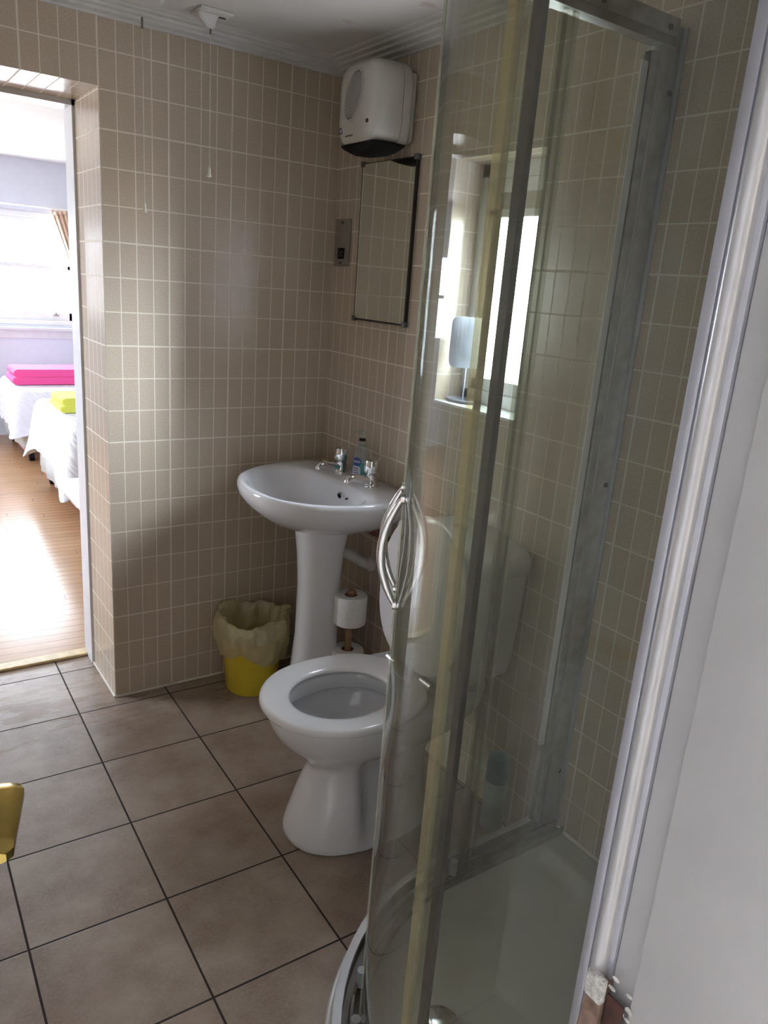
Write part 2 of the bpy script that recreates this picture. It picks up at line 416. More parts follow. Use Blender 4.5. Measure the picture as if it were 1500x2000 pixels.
def spl(pts, k=8):
    """Catmull-Rom through pts"""
    P = [Vector(p) for p in pts]; P = [2 * P[0] - P[1]] + P + [2 * P[-1] - P[-2]]; out = []
    for i in range(1, len(P) - 2):
        for j in range(k):
            t = j / k
            out.append(.5 * ((2 * P[i]) + (P[i + 1] - P[i - 1]) * t + (2 * P[i - 1] - 5 * P[i] + 4 * P[i + 1] - P[i + 2]) * t * t + (3 * P[i] - P[i - 1] - 3 * P[i + 1] + P[i + 2]) * t ** 3))
    return out + [P[-2]]
def panel_with_hole(axis, a0, a1, b0, b1, holes, c0, c1):
    """wall slab normal to `axis` ('x' or 'y'), spanning a (horizontal) and z=b, thickness c0..c1, rectangular holes [(a0,a1,b0,b1)]"""
    xs = sorted({a0, a1, *[h[0] for h in holes], *[h[1] for h in holes]}); zs = sorted({b0, b1, *[h[2] for h in holes], *[h[3] for h in holes]})
    b = bmesh.new()
    for i in range(len(xs) - 1):
        for j in range(len(zs) - 1):
            mx, mz = (xs[i] + xs[i + 1]) / 2, (zs[j] + zs[j + 1]) / 2
            if any(h[0] < mx < h[1] and h[2] < mz < h[3] for h in holes): continue
            if axis == 'x': box(c0, c1, xs[i], xs[i + 1], zs[j], zs[j + 1], bm=b)
            else: box(xs[i], xs[i + 1], c0, c1, zs[j], zs[j + 1], bm=b)
    bmesh.ops.remove_doubles(b, verts=b.verts[:], dist=1e-5)
    seen = {}
    for f in b.faces[:]:
        k = tuple(sorted(v.index for v in f.verts)); seen.setdefault(k, []).append(f)
    b.verts.index_update()
    seen = {}
    for f in b.faces[:]:
        seen.setdefault(tuple(sorted(v.index for v in f.verts)), []).append(f)
    kill = [f for v in seen.values() if len(v) > 1 for f in v]
    bmesh.ops.delete(b, geom=kill, context='FACES')
    return b

# ------------------------------------------------------------------ THE SETTING
CZ = 2.28                       # bathroom ceiling
XE = -.838                      # edge of the doorway reveal
XC = -1.74                      # unseen left wall
YD = -2.272                     # entrance wall, inner face
# bathroom floor
struct('floor', box(-1.9, .12, -2.45, .38, -.1, 0), M['floor'])
struct('floor_hall', box(-3.4, 1.2, -3.6, -2.45, -.1, 0), simple('hall_carpet', (.45, .41, .36), .95))
struct('floor_bedroom', box(-3.2, 2.4, .38, 5.0, -.1, 0), M['wood'])
# wall A (back) with doorway; tiled outside, separate reveal linings
DL = -1.60; DZ = 2.062
struct('wall_back', panel_with_hole('y', -1.9, .15, 0, 2.6, [(DL, XE, 0, DZ)], 0, .40), M['tileA'])
struct('trim_1', box(XE - .0015, XE + .002, .001, .295, 0, DZ), M['tileRev'])          # tiled side reveal
struct('trim_2', box(DL, XE, .001, .295, DZ - .0015, DZ + .002), M['tileSoffit'])       # tiled soffit
# bedroom door lining
b = box(XE - .010, XE, .300, .402, 0, DZ); box(DL, DL + .022, .300, .402, 0, DZ, bm=b); box(DL, XE, .300, .402, DZ - .018, DZ, bm=b)
struct('door_1', b, M['white'])
struct('trim_3', box(XE - .008, XE + .06, .402, .42, 0, DZ + .06), M['white'])
# white grout bead along the foot of the wall
b = tube([(XE - .002, -.003, .003), (-.0, -.003, .003)], .005, 8); tube([(XE - .003, -.003, .003), (XE - .003, .30, .003)], .005, 8, b)
struct('trim_4', b, M['caulk'], smooth=True)
struct('trim_5', box(DL, XE, .372, .428, 0, .012, .004), M['goldwood'])                # threshold strip
# wall B (window wall)
WY0, WY1, WZ0, WZ1 = -1.062, -.69, 1.211, 1.925
struct('wall_right', panel_with_hole('x', -2.45, 0.0, 0, 2.6, [(WY0, WY1, WZ0, WZ1)], 0, .16), M['tileB'])
b = box(.001, .13, WY1 - .001, WY1 + .003, WZ0, WZ1); box(.001, .13, WY0 - .003, WY0 + .001, WZ0, WZ1, bm=b)
struct('trim_6', b, M['tileWR'])
struct('trim_7', box(-.006, .13, WY0, WY1, WZ0 - .004, WZ0 + .004, .001), M['upvc'])   # window board
struct('trim_8', box(.001, .13, WY0, WY1, WZ1 - .002, WZ1 + .003), M['tileWR'])
# bathroom window
wf = bmesh.new(); fx0, fx1 = .105, .155
for (a0, a1, c0, c1) in ((WY0, WY1, WZ0, WZ0 + .045), (WY0, WY1, WZ1 - .045, WZ1), (WY0, WY0 + .04, WZ0, WZ1), (WY1 - .04, WY1, WZ0, WZ1)):
    box(fx0, fx1, a0, a1, c0, c1, .004, bm=wf)
for (a0, a1, c0, c1) in ((WY0 + .04, WY1 - .04, WZ0 + .045, WZ0 + .085), (WY0 + .04, WY1 - .04, WZ1 - .085, WZ1 - .045), (WY0 + .04, WY0 + .075, WZ0 + .045, WZ1 - .045), (WY1 - .075, WY1 - .04, WZ0 + .045, WZ1 - .045), (WY0 + .04, WY1 - .04, WZ1 - .155, WZ1 - .13)):
    box(fx0 + .006, fx1 - .006, a0, a1, c0, c1, .004, bm=wf)
win = struct('window_1', wf, M['upvc'])
part('window_pane', box(.128, .134, WY0 + .07, WY1 - .07, WZ0 + .08, WZ1 - .14), M['pane'], win, False)
part('top_panel', box(.124, .138, WY0 + .07, WY1 - .07, WZ1 - .14, WZ1 - .08), M['backplate'], win, False)
portal('window_daylight_portal_1', (.165, (WY0 + WY1) / 2, (WZ0 + WZ1) / 2), (-1, 0, 0), WY1 - WY0, WZ1 - WZ0)
# left wall, entrance wall and hall
struct('wall_left', box(XC - .15, XC, -2.272, 0, 0, 2.6), M['tileRev'])
struct('wall_entrance', panel_with_hole('y', -1.9, 0.0, 0, 2.6, [(-1.62, -.945, 0, 2.05)], -2.50, YD), M['bedwall'])
struct('ceiling', box(-1.9, .16, -2.45, .0, CZ, CZ + .1), M['ceil'])
# hall shell behind the photographer, opening at its right end added for fill light
struct('wall_hall', box(-3.4, 1.2, -3.75, -3.6, 0, 2.6), M['hallwall'])
struct('wall_hall_side', box(-3.4, -1.9, -2.41, -2.28, 0, 2.6), M['hallwall'])
struct('wall_hall_return', box(.0, 1.2, -2.41, -2.28, 0, 2.6), M['bedwall'])
struct('wall_hall_end', panel_with_hole('x', -3.6, -2.3, 0, 2.6, [(-3.55, -2.45, .5, 2.3)], 1.2, 1.3), M['bedwall'])  # unseen end wall, its hole put in to brighten the bathroom
portal('hall_fill_portal_2', (1.28, -3.0, 1.4), (-1, 0, 0), 1.1, 1.8)  # guides sky light through the added hall opening
struct('ceiling_hall', box(-3.4, 1.3, -3.75, -2.41, 2.4, 2.5), M['bedceil'])
struct('wall_hall_left', box(-3.5, -3.4, -3.75, -2.3, 0, 2.6), M['bedwall'])
# coving
def cove_profile():
    # (distance from wall, z)
    return [(0, CZ - .036), (.006, CZ - .036), (.008, CZ - .030), (.016, CZ - .028), (.026, CZ - .026), (.030, CZ - .019), (.048, CZ - .017), (.052, CZ - .011), (.072, CZ - .010), (.078, CZ - .005), (.090, CZ - .004), (.098, CZ - .002), (.10, CZ), (0, CZ)]
pr = cove_profile()
rA = [[(XC, -d, z) for d, z in pr], [(-d, -d, z) for d, z in pr], [(-d, YD, z) for d, z in pr]]
struct('trim_9', loft(rA), M['coving'], smooth=False)

# entrance door frame (right jamb beside the shower) ------------------------------
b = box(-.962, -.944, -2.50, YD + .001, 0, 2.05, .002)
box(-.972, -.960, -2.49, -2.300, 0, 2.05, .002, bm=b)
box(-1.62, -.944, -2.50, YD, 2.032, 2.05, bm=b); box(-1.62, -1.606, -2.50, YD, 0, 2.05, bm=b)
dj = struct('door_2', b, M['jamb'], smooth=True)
# worn strike plate area
sp = thing('strike_plate', 'painted over strike plate with chipped white paint on the entrance jamb', 'strike plate', (-.965, -2.272, .86))
b = box(-.978, -.9635, -2.2735, -2.250, .78, .905, .002)
for v in b.verts:
    if v.co.z > .88: v.co.y -= (.0 if v.co.y < -2.267 else .006)
    if v.co.z < .86 and v.co.y > -2.267: v.co.x -= .008
part('bent_lip', b, M['bare'], sp)
part('latch_recess', box(-.9745, -.9725, -2.296, -2.276, .76, .898, .0008), M['brown'], sp)
b = bmesh.new()
for k in range(9):
    a = random.random(); z = .905 + random.uniform(-.02, .016); y = -2.283 + random.uniform(-.02, .018)
    g = bmesh.ops.create_icosphere(b, subdivisions=1, radius=random.uniform(.002, .0045))
    for v in g['verts']: v.co = Vector((v.co.x * .12 - .9728, v.co.y * 1.6 + y, v.co.z + z))
box(-.9815, -.972, -2.2745, -2.253, .882, .912, .003, bm=b)
part('chipped_paint', b, M['flake'], sp)

# ------------------------------------------------------------------ BEDROOM
struct('wall_bedroom_near', panel_with_hole('y', -3.2, 2.4, 0, 2.6, [(-1.9, .15, 0, 2.6)], .28, .40), M['bedwall'])
struct('wall_bedroom_left', panel_with_hole('x', .4, 5.0, 0, 2.6, [(1.3, 2.5, 1.0, 2.0)], -3.35, -3.2), M['bedwall'])  # hole for an added, unseen window that brightens bedroom and reveal
struct('wall_bedroom_right', box(2.4, 2.55, .4, 5.0, 0, 2.6), M['bedwall'])
BW = (-1.55, .24, .985, 1.945)
struct('wall_bedroom_far', panel_with_hole('y', -3.2, 2.4, 0, 2.6, [BW], 4.95, 5.15), M['bedwall'])
struct('ceiling_bedroom', box(-3.2, 2.4, .40, 5.1, 2.36, 2.46), M['bedceil'])
portal('window_daylight_portal_2', ((BW[0] + BW[1]) / 2, 5.14, (BW[2] + BW[3]) / 2), (0, -1, 0), BW[1] - BW[0], BW[3] - BW[2])
portal('added_window_portal', (-3.34, 1.9, 1.5), (1, 0, 0), 1.2, 1.0)  # sampling portal for the added left window
b = bmesh.new()
for a in ((1.3, 1.35, 1.0, 2.0), (2.45, 2.5, 1.0, 2.0), (1.35, 2.45, 1.0, 1.05), (1.35, 2.45, 1.95, 2.0)): box(-3.3, -3.24, a[0], a[1], a[2], a[3], bm=b)
struct('added_fill_window', b, M['upvc'])  # frame of the unseen window added as extra light
b = bmesh.new()
x0, x1, z0, z1 = BW
mz = 1.495
for a in ((x0, x0 + .05, z0, z1), (x1 - .05, x1, z0, z1), (x0, x1, z1 - .05, z1), (x0, x1, z0, z0 + .045), ):
    box(a[0], a[1], 4.965, 5.08, a[2], a[3], .004, bm=b)
xm = (x0 + x1) / 2
box(xm - .03, xm + .03, 4.98, 5.06, z0, z1, .004, bm=b)
w2 = struct('window_2', b, M['upvc'], smooth=True)
for (xa, xb) in ((x0 + .05, xm - .03), (xm + .03, x1 - .05)):
    s = bmesh.new()
    for a in ((xa, xa + .035, z0 + .045, z1 - .05), (xb - .035, xb, z0 + .045, z1 - .05), (xa, xb, z0 + .045, z0 + .115), (xa, xb, mz - .018, mz + .018), (xa, xb, z1 - .085, z1 - .05)):
        box(a[0], a[1], 4.99, 5.03, a[2], a[3], .003, bm=s)
    so = part('sash', s, M['upvc'], w2)
    for lx in (xa + .12, xb - .17):
        l = box(lx, lx + .045, 4.972, 4.992, z0 + .085, z0 + .10, .003); box(lx + .014, lx + .03, 4.972, 4.99, z0 + .095, z0 + .118, .003, bm=l)
        part('sash_lift', l, M['steel'], so)
    part('window_pane', box(xa + .03, xb - .03, 5.005, 5.009, z0 + .1, z1 - .08), M['pane'], so, False)
struct('trim_10', box(x0 - .05, x1 + .05, 4.90, 4.97, z0 - .045, z0 - .018, .004), M['white'], smooth=True)
struct('trim_11', box(x0 - .03, x1 + .03, 4.935, 4.951, z0 - .115, z0 - .045, .003), M['white'], smooth=True)
# curtain (tied back, right of window)
cu = thing('curtain', 'peach gathered curtain hanging at the right of the bedroom window', 'curtain', (.2, 4.90, .7))
n = 40; rings = []
for j in range(22):
    t = j / 21; z = 1.965 - t * 1.2
    xa = .02 + .40 * min(.5, t * 1.0); xb = .42
    rings.append([(xa + (xb - xa) * i / n, 4.885 + .018 * sin(i * 1.55 + .6 * sin(t * 3)) * (1 - .3 * t), z + .004 * sin(i * 1.55)) for i in range(n + 1)])
b = loft(rings, False, False, False); 
o = part('drape', b, M['curtain'], cu); sm = o.modifiers.new('s', 'SOLIDIFY'); sm.thickness = .003
b = loft([[(.02 + .40 * i / n, 4.878 + .022 * sin(i * 1.55), 1.935 + .006 * sin(i * 1.3) + .035 * q) for i in range(n + 1)] for q in (0, .5, 1)], False, False, False)
o = part('heading_tape', b, M['curtain'], cu); sm = o.modifiers.new('s', 'SOLIDIFY'); sm.thickness = .003
part('cord', tube([(.02, 4.868, 1.968), (.035, 4.858, 1.93), (.028, 4.858, 1.90)], .0025, 6), M['cord'], cu)
tr_ = tag(part('curtain_rail', box(-1.6, .45, 4.885, 4.905, 1.978, 1.995, .003), M['upvc'], None, origin=(-.5, 4.9, 1.978)), 'white curtain rail fixed above the bedroom window', 'curtain rail')

def bed(x0, x1, y0, y1, top, quilt_mat, qlabel, blabel, corner_low, seed):
    rnd = random.Random(seed)
    t = thing('divan_bed', blabel, 'bed', (x0, y0, 0))
    part('divan_base', box(x0 + .02, x1, y0 + .02, y1 - .02, .09, .34, .015), M['stripe'], t)
    part('mattress', box(x0 + .01, x1, y0 + .01, y1 - .01, .34, top - .02, .04, 4), M['valance'], t)
    # valance sheet skirt
    def per(off, z, wav, k):
        pts = []
        n = 96
        xx0, xx1, yy0, yy1 = x0 - off, x1 + off, y0 - off, y1 + off
        Wd, Hd = xx1 - xx0, yy1 - yy0; P = 2 * (Wd + Hd)
        for i in range(n):
            s = P * i / n
            if s < Wd: p = (xx0 + s, yy0)
            elif s < Wd + Hd: p = (xx1, yy0 + s - Wd)
            elif s < 2 * Wd + Hd: p = (xx1 - (s - Wd - Hd), yy1)
            else: p = (xx0, yy1 - (s - 2 * Wd - Hd))
            dcor = min(math.hypot(p[0] - a, p[1] - c) for a in (xx0, xx1) for c in (yy0, yy1))
            cn = math.exp(-(dcor / .16) ** 2)
            cxm, cym = (xx0 + xx1) / 2, (yy0 + yy1) / 2
            wv = wav * sin(i * k + seed)
            nx = (-1 if s >= 2 * Wd + Hd else 0) or (1 if Wd <= s < Wd + Hd else 0)
            ny = -1 if s < Wd else (1 if Wd + Hd <= s < 2 * Wd + Hd else 0)
            pts.append((p, cn, wv, nx, ny, z))
        return pts
    def ring(off, z, wav=0, k=2.1, cdrop=0, cflare=0):
        out = []
        for p, cn, wv, nx, ny, zz in per(off, z, wav, k):
            r_ = .03
            sx = (1 if p[0] > (x0 + x1) / 2 else -1); sy = (1 if p[1] > (y0 + y1) / 2 else -1)
            out.append((p[0] + nx * wv + sx * cn * (cflare - r_ * .5), p[1] + ny * wv + sy * cn * (cflare - r_ * .5), zz - cn * cdrop))
        return out
    sk = loft([ring(-.012, .36), ring(.0, .28, .006), ring(.005, .13, .012, 1.7, .0)], True, False, False)
    o = part('valance_sheet', sk, M['valance'], t); sm = o.modifiers.new('s', 'SOLIDIFY'); sm.thickness = .004
    for cx, cy in ((x0 + .08, y0 + .08), (x0 + .08, y1 - .08), (x1 - .1, y0 + .08), (x1 - .1, y1 - .08)):
        c = tube([(cx - .018, cy, .032), (cx + .018, cy, .032)], .032, 16); tube([(cx, cy, .03), (cx, cy, .095)], .012, 8, c)
        part('caster', c, M['black'], t)
    q = loft([ring(-.30, top + .012), ring(-.10, top + .014), ring(-.03, top + .012), ring(.0, top + .002), ring(.02, top - .035, .003), ring(.028, top - .13, .006, 2.1, .03, .015), ring(.036, top - .22, .010, 2.1, .10, .035), ring(.045, top - .30, .014, 2.1, corner_low, .07)], True, True, False)
    o = tag(part('quilt', q, quilt_mat, None, origin=(x0, y0, top)), qlabel, 'quilt', None)
    sm = o.modifiers.new('s', 'SOLIDIFY'); sm.thickness = .008; sm.offset = 1
    sb = o.modifiers.new('b', 'SUBSURF'); sb.levels = 1; sb.render_levels = 2
    return t
bed(-.50, 1.45, 2.12, 3.20, .60, M['quiltw'], 'white quilted bedspread hanging to a low corner on the nearer bed', 'nearer single divan bed with pink striped base and black casters', .14, 1)
bed(-.50, 1.45, 3.80, 4.72, .56, M['quiltm'], 'patterned pale quilted bedspread on the bed under the window', 'farther single divan bed standing under the bedroom window', .05, 2)

def folded(name, x0, x1, y0, y1, z0, layers, th, m, label, tilt=0):
    t = thing(name, label, 'towel', ((x0 + x1) / 2, (y0 + y1) / 2, z0))
    for k in range(layers):
        za = z0 + k * th; d = .012 * k
        pts = []; nn = 14
        # rounded fold at the left (-x) end
        sec = []
        for i in range(nn + 1):
            a = pi / 2 + pi * i / nn
            sec.append((x0 + d + th * .55 + cos(a) * th * .55, za + th / 2 + sin(a) * th * .5))
        sec = [(x1 - d * 2, za + th + tilt)] + sec + [(x1 - d * 2, za + (tilt if k else 0))]
        b = loft([[(x, y, z) for x, z in sec] for y in (y0 + d, y1 - d)])
        bmesh.ops.bevel(b, geom=[e for e in b.edges if abs(e.verts[0].co.y - e.verts[1].co.y) < 1e-6], offset=.006, segments=2, affect='EDGES')
        part('fold', b, m, t)
    return t
folded('folded_towel', -.50, .12, 4.02, 4.38, .586, 2, .060, M['pink'], 'folded bright pink towel lying on the bed under the window')
folded('folded_towel', -.47, .05, 2.50, 2.85, .626, 2, .045, M['yellowtowel'], 'folded lemon yellow towel lying on the nearer white bed')
# low white table at the foot of the bed
t = thing('low_table', 'low white table top beside the nearer bed, just behind the door lining', 'table', (-.45, 1.25, 0))
part('table_top', box(-.712, -.15, .95, 1.535, .425, .452, .006), M['upvc'], t)
for lx, ly in ((-.50, 1.02), (-.50, 1.46), (-.2, 1.02), (-.2, 1.46)):
    part('leg', box(lx - .018, lx + .018, ly - .018, ly + .018, 0, .425, .003), M['upvc'], t)

# ------------------------------------------------------------------ BASIN
YB = -.372
def egg(cx, cy, af, ab, w, nf=2.0, nb=2.0, n=64, z=0.0):
    """closed outline; af = extent towards -x, ab = extent towards +x, w = half width in y"""
    out = []
    for i in range(n):
        a = 2 * pi * i / n; c, s = cos(a), sin(a)
        if c < 0: x = -af * abs(c) ** (2 / nf); y = w * (1 if s >= 0 else -1) * abs(s) ** (2 / nf)
        else: x = ab * abs(c) ** (2 / nb); y = w * (1 if s >= 0 else -1) * abs(s) ** (2 / nb)
        out.append((cx + x, cy + y, z))
    return out
ZB = .878
t = thing('pedestal_basin', 'white ceramic hand basin on a full pedestal in the corner', 'basin', (-.2, YB, 0))
cx = -.17
def bo(s, z, cxx=cx, back=.168): return egg(cxx, YB, .33 * s, back, .318 * s, 2.15, 4.5, 72, z)
def inner(s, z, sh=0): return egg(-.262 + sh, YB, .195 * s, .118 * s, .262 * s, 2.1, 2.6, 72, z)
rings = [egg(-.185, YB, .09, .08, .09, 2, 2.5, 72, .720), egg(-.18, YB, .15, .12, .14, 2, 3, 72, .724), egg(-.175, YB, .215, .15, .20, 2.05, 3.5, 72, .745), egg(-.170, YB, .27, .163, .255, 2.1, 4, 72, .778),
         bo(.93, .812), bo(.985, .84), bo(1.0, .862), bo(.995, ZB - .006), bo(.985, ZB - .001), bo(.965, ZB, cx, .165),
         inner(1.10, ZB - .0015), inner(1.04, ZB - .007), inner(1.0, ZB - .02), inner(.93, ZB - .06, .005), inner(.78, ZB - .105, .01), inner(.5, ZB - .135, .02), inner(.2, ZB - .145, .03)]
part('bowl', loft(rings), M['ceramic'], t, ang=60)
pr_ = [(.0, .100, .120, .100), (.02, .098, .118, .098), (.10, .088, .108, .094), (.30, .072, .090, .080), (.50, .070, .088, .078), (.62, .078, .096, .086), (.71, .092, .106, .096), (.725, .092, .106, .096)]
part('pedestal', loft([egg(-.192, YB + .004, ax, ab - .02, wy, 2.2, 3, 48, z) for z, wy, ax, ab in pr_]), M['ceramic'], t, ang=60)
# overflow ring and chain stay hole on the back wall of the bowl
b = tube([(-.152, YB - .035, ZB - .045), (-.160, YB - .035, ZB - .047)], .013, 20); ov = part('overflow_ring', b, M['chrome'], t)
part('overflow_hole', tube([(-.158, YB - .035, ZB - .046), (-.1625, YB - .035, ZB - .0475)], .008, 16), M['black'], ov)
part('chain_hole', tube([(-.150, YB - .075, ZB - .046), (-.158, YB - .075, ZB - .048)], .0035, 10), M['dark'], t)
part('waste', lathe([(.026, ZB - .1455), (.026, ZB - .142), (.018, ZB - .143)], -.235, YB, 24), M['chrome'], t)

def tap(y, label):
    t = thing('pillar_tap', label, 'tap', (-.078, y, ZB), 'chrome basin taps')
    X = -.078
    part('base', lathe([(.028, ZB), (.028, ZB + .006), (.023, ZB + .012), (.021, ZB + .03), (.022, ZB + .034), (.021, ZB + .042), (.016, ZB + .046)], X, y, 28), M['chrome'], t)
    rr = [.018, .018, .0165, .015, .014, .013, .0125, .012]
    p = [(X, y, ZB + .022), (X - .02, y, ZB + .023), (X - .04, y, ZB + .027), (X - .06, y, ZB + .032), (X - .078, y, ZB + .036), (X - .090, y, ZB + .034), (X - .096, y, ZB + .027), (X - .097, y, ZB + .020)]
    part('spout', tube(p, rr, 16), M['chrome'], t)
    part('handle', lathe([(.013, ZB + .044), (.016, ZB + .047), (.0255, ZB + .051), (.0275, ZB + .060), (.0275, ZB + .082), (.025, ZB + .093), (.016, ZB + .099), (.007, ZB + .1005)], X, y, 28), M['chrome'], t)
    return t
tap(YB + .098, 'chrome basin tap nearest the corner, left of the handwash')
tap(YB - .105, 'chrome basin tap to the right of the handwash bottle')
# handwash
sx_, sy_ = -.052, YB + .005
t = thing('handwash_bottle', 'clear pump bottle of teal handwash standing between the basin taps', 'soap bottle', (sx_, sy_, ZB))
f = .9
part('liquid', lathe([(.029, ZB + .003), (.0315, ZB + .012), (.0300, ZB + .055), (.0295, ZB + .062)], sx_, sy_, 28, sx=f), M['liquid'], t)
part('body', lathe([(.030, ZB), (.033, ZB + .004), (.0335, ZB + .012), (.0318, ZB + .06), (.0315, ZB + .085), (.026, ZB + .105), (.016, ZB + .116), (.0155, ZB + .122)], sx_, sy_, 32, sx=f), M['clearplastic'], t)
part('collar', lathe([(.0165, ZB + .118), (.0175, ZB + .120), (.0175, ZB + .136), (.013, ZB + .139)], sx_, sy_, 28), M['clearplastic'], t)
part('lock_ring', lathe([(.0115, ZB + .138), (.0115, ZB + .146), (.009, ZB + .147)], sx_, sy_, 24), M['black'], t)
b = lathe([(.006, ZB + .144), (.006, ZB + .162), (.010, ZB + .166), (.011, ZB + .174), (.008, ZB + .178)], sx_, sy_, 20)
tube([(sx_, sy_, ZB + .171), (sx_ - .025, sy_ + .006, ZB + .172), (sx_ - .036, sy_ + .009, ZB + .166)], .004, 8, b)
part('pump', b, M['clearplastic'], t)
def curved_patch(cx, cy, r, a0, a1, z0, z1, sx=1., oval=True, n=24):
    b = bmesh.new(); ac, zc = (a0 + a1) / 2, (z0 + z1) / 2
    ring = []
    for i in range(n):
        q = 2 * pi * i / n; e = .55 if not oval else 1
        ca = math.copysign(abs(cos(q)) ** e, cos(q)); sa = math.copysign(abs(sin(q)) ** e, sin(q))
        a = ac + (a1 - a0) / 2 * ca; z = zc + (z1 - z0) / 2 * sa
        ring.append((a, z))
    cen = [(ac + (a - ac) * k, zc + (z - zc) * k) for k in (.5,) for a, z in ring]
    P = lambda a, z: (cx + r * cos(a) * sx, cy + r * sin(a), z)
    v0 = b.verts.new(P(ac, zc)); r1 = [b.verts.new(P(*p)) for p in cen]; r2 = [b.verts.new(P(*p)) for p in ring]
    for i in range(n):
        j = (i + 1) % n; b.faces.new((v0, r1[i], r1[j])); b.faces.new((r1[i], r2[i], r2[j], r1[j]))
    return b
A0 = R_(205)
lb = part('label', curved_patch(sx_, sy_, .0338, A0 - .62, A0 + .5, ZB + .006, ZB + .05, f, False), M['label'], t)
ov = part('logo_oval', curved_patch(sx_, sy_, .0338, A0 - .55, A0 + .55, ZB + .050, ZB + .082, f), M['blue'], t)
b = bmesh.new()
for k in range(5):
    a = A0 - .36 + k * .18
    join(b, curved_patch(sx_, sy_, .0342, a - .05, a + .05, ZB + .062, ZB + .070, f, False, 8))
part('lettering', b, M['label'], ov)
b = bmesh.new()
for k in range(4):
    join(b, curved_patch(sx_, sy_, .0342, A0 - .45, A0 + .30, ZB + .040 - k * .008, ZB + .043 - k * .008, f, False, 8))
part('small_print', b, M['blue'], lb)

# waste pipe behind the pedestal, copper tails
t = thing('waste_pipe', 'grey white bent waste pipe entering the wall behind the pedestal', 'pipe', (-.03, -.40, .56))
part('pipe_bend', tube(spl([(-.15, YB - .02, .625), (-.12, YB - .02, .615), (-.09, YB - .025, .600), (-.06, YB - .032, .578), (-.03, YB - .038, .560), (-.001, YB - .04, .556)], 6), .021, 16), M['pipe'], t)
part('collar', lathe_x([(.026, -.0005), (.028, -.003), (.028, -.018), (.024, -.022)], 0, YB - .04, .556), M['pipe'], t)
t = thing('supply_pipe', 'dark copper supply pipes under the right end of the basin', 'pipe', (-.05, YB - .12, .64))
for yy in (YB - .105, YB - .16):
    part('copper_tail', tube(spl([(-.078, yy, .77), (-.07, yy, .72), (-.05, yy - .01, .70), (-.001, yy - .01, .695)], 5), .009, 10), M['copper'], t)
    part('nut', tube([(-.072, yy, .722), (-.060, yy - .003, .712)], .014, 6), M['copper'], t)

# ------------------------------------------------------------------ TOILET
YT = -.994
t = thing('toilet', 'white close coupled toilet with raised lid against the window wall', 'toilet', (-.35, YT, 0))
def te(x0, x1, w, z, nf=2.1, nb=2.6, m=.5):
    c = x0 + (x1 - x0) * m
    return egg(c, YT, c - x0, x1 - c, w, nf, nb, 72, z)
rings = [te(-.625, -.17, .150, 0, 2.3, 3), te(-.630, -.17, .153, .006, 2.3, 3), te(-.628, -.17, .150, .02, 2.3, 3), te(-.618, -.17, .142, .06, 2.3, 3), te(-.605, -.17, .134, .10, 2.3, 3), te(-.590, -.17, .122, .15, 2.3, 3), te(-.577, -.17, .111, .19, 2.2, 3), te(-.568, -.15, .106, .222, 2.2, 3),
         te(-.572, -.14, .110, .240, 2.15, 3), te(-.590, -.12, .124, .262, 2.1, 3), te(-.620, -.10, .145, .290, 2.1, 3, .49), te(-.650, -.07, .166, .320, 2.1, 3.1, .47), te(-.673, -.04, .182, .350, 2.1, 3.2, .45), te(-.687, -.02, .192, .380, 2.1, 3.4, .43), te(-.694, -.01, .197, .405, 2.1, 3.4, .42), te(-.694, -.01, .197, .412, 2.1, 3.4, .42), te(-.688, -.012, .193, .418, 2.1, 3.4, .42),
         te(-.645, -.29, .146, .418, 2.1, 2.2, .5), te(-.637, -.30, .138, .412, 2.1, 2.2, .5), te(-.636, -.301, .137, .372, 2.1, 2.2, .5), te(-.638, -.299, .139, .368, 2.1, 2.2, .5), te(-.655, -.28, .158, .364, 2.1, 2.2, .5), te(-.652, -.285, .155, .34, 2.1, 2.2, .5), te(-.61, -.33, .118, .29, 2, 2, .5), te(-.55, -.37, .075, .256, 2, 2, .5), te(-.50, -.39, .04, .25, 2, 2, .5)]
def sst(x): x = max(0, min(1, x)); return x * x * (3 - 2 * x)
def pinch(r):
    out = []
    for x, y, z in r:
        k = .34 * sst((x + .475) / .05) * sst((z - .004) / .05) * sst((.30 - z) / .08)
        out.append((x, YT + (y - YT) * (1 - k), z))
    return out
rings = [pinch(r) for r in rings[:17]] + rings[17:]
part('pan', loft(rings), M['ceramic'], t, ang=60)
part('water', loft([te(-.592, -.342, .104, .276, 2, 2), te(-.5919, -.3421, .1039, .2765, 2, 2)]), simple('still_water', (.35, .38, .42), .03, var=.02), t)
def seat_out(s, z): return te(-.712 + .012 * (1 - s) * 0 + (1 - s) * .24, -.232 - (1 - s) * .24, .205 * s, z, 2.05, 2.6, .47)
def seat_in(s, z): return te(-.628 - (s - 1) * .15, -.325 + (s - 1) * .15, .128 * s, z, 2.0, 2.1, .48)
rings = [seat_out(.985, .424), seat_out(1.0, .430), seat_out(1.0, .438), seat_out(.985, .445), seat_out(.955, .448), seat_in(1.16, .445), seat_in(1.05, .441), seat_in(1.0, .435), seat_in(1.0, .430), seat_in(1.06, .425)]
b = loft(rings, True, False, False)
# close underside
rows = [v for v in b.verts]; n_ = 72
for i in range(n_):
    j = (i + 1) % n_
    b.faces.new((b.verts[i], b.verts[j], b.verts[9 * n_ + j], b.verts[9 * n_ + i])) if False else None
b.verts.ensure_lookup_table()
for i in range(n_):
    j = (i + 1) % n_
    b.faces.new((b.verts[j], b.verts[i], b.verts[9 * n_ + i], b.verts[9 * n_ + j]))
part('seat', b, M['plastic'], t, ang=60)
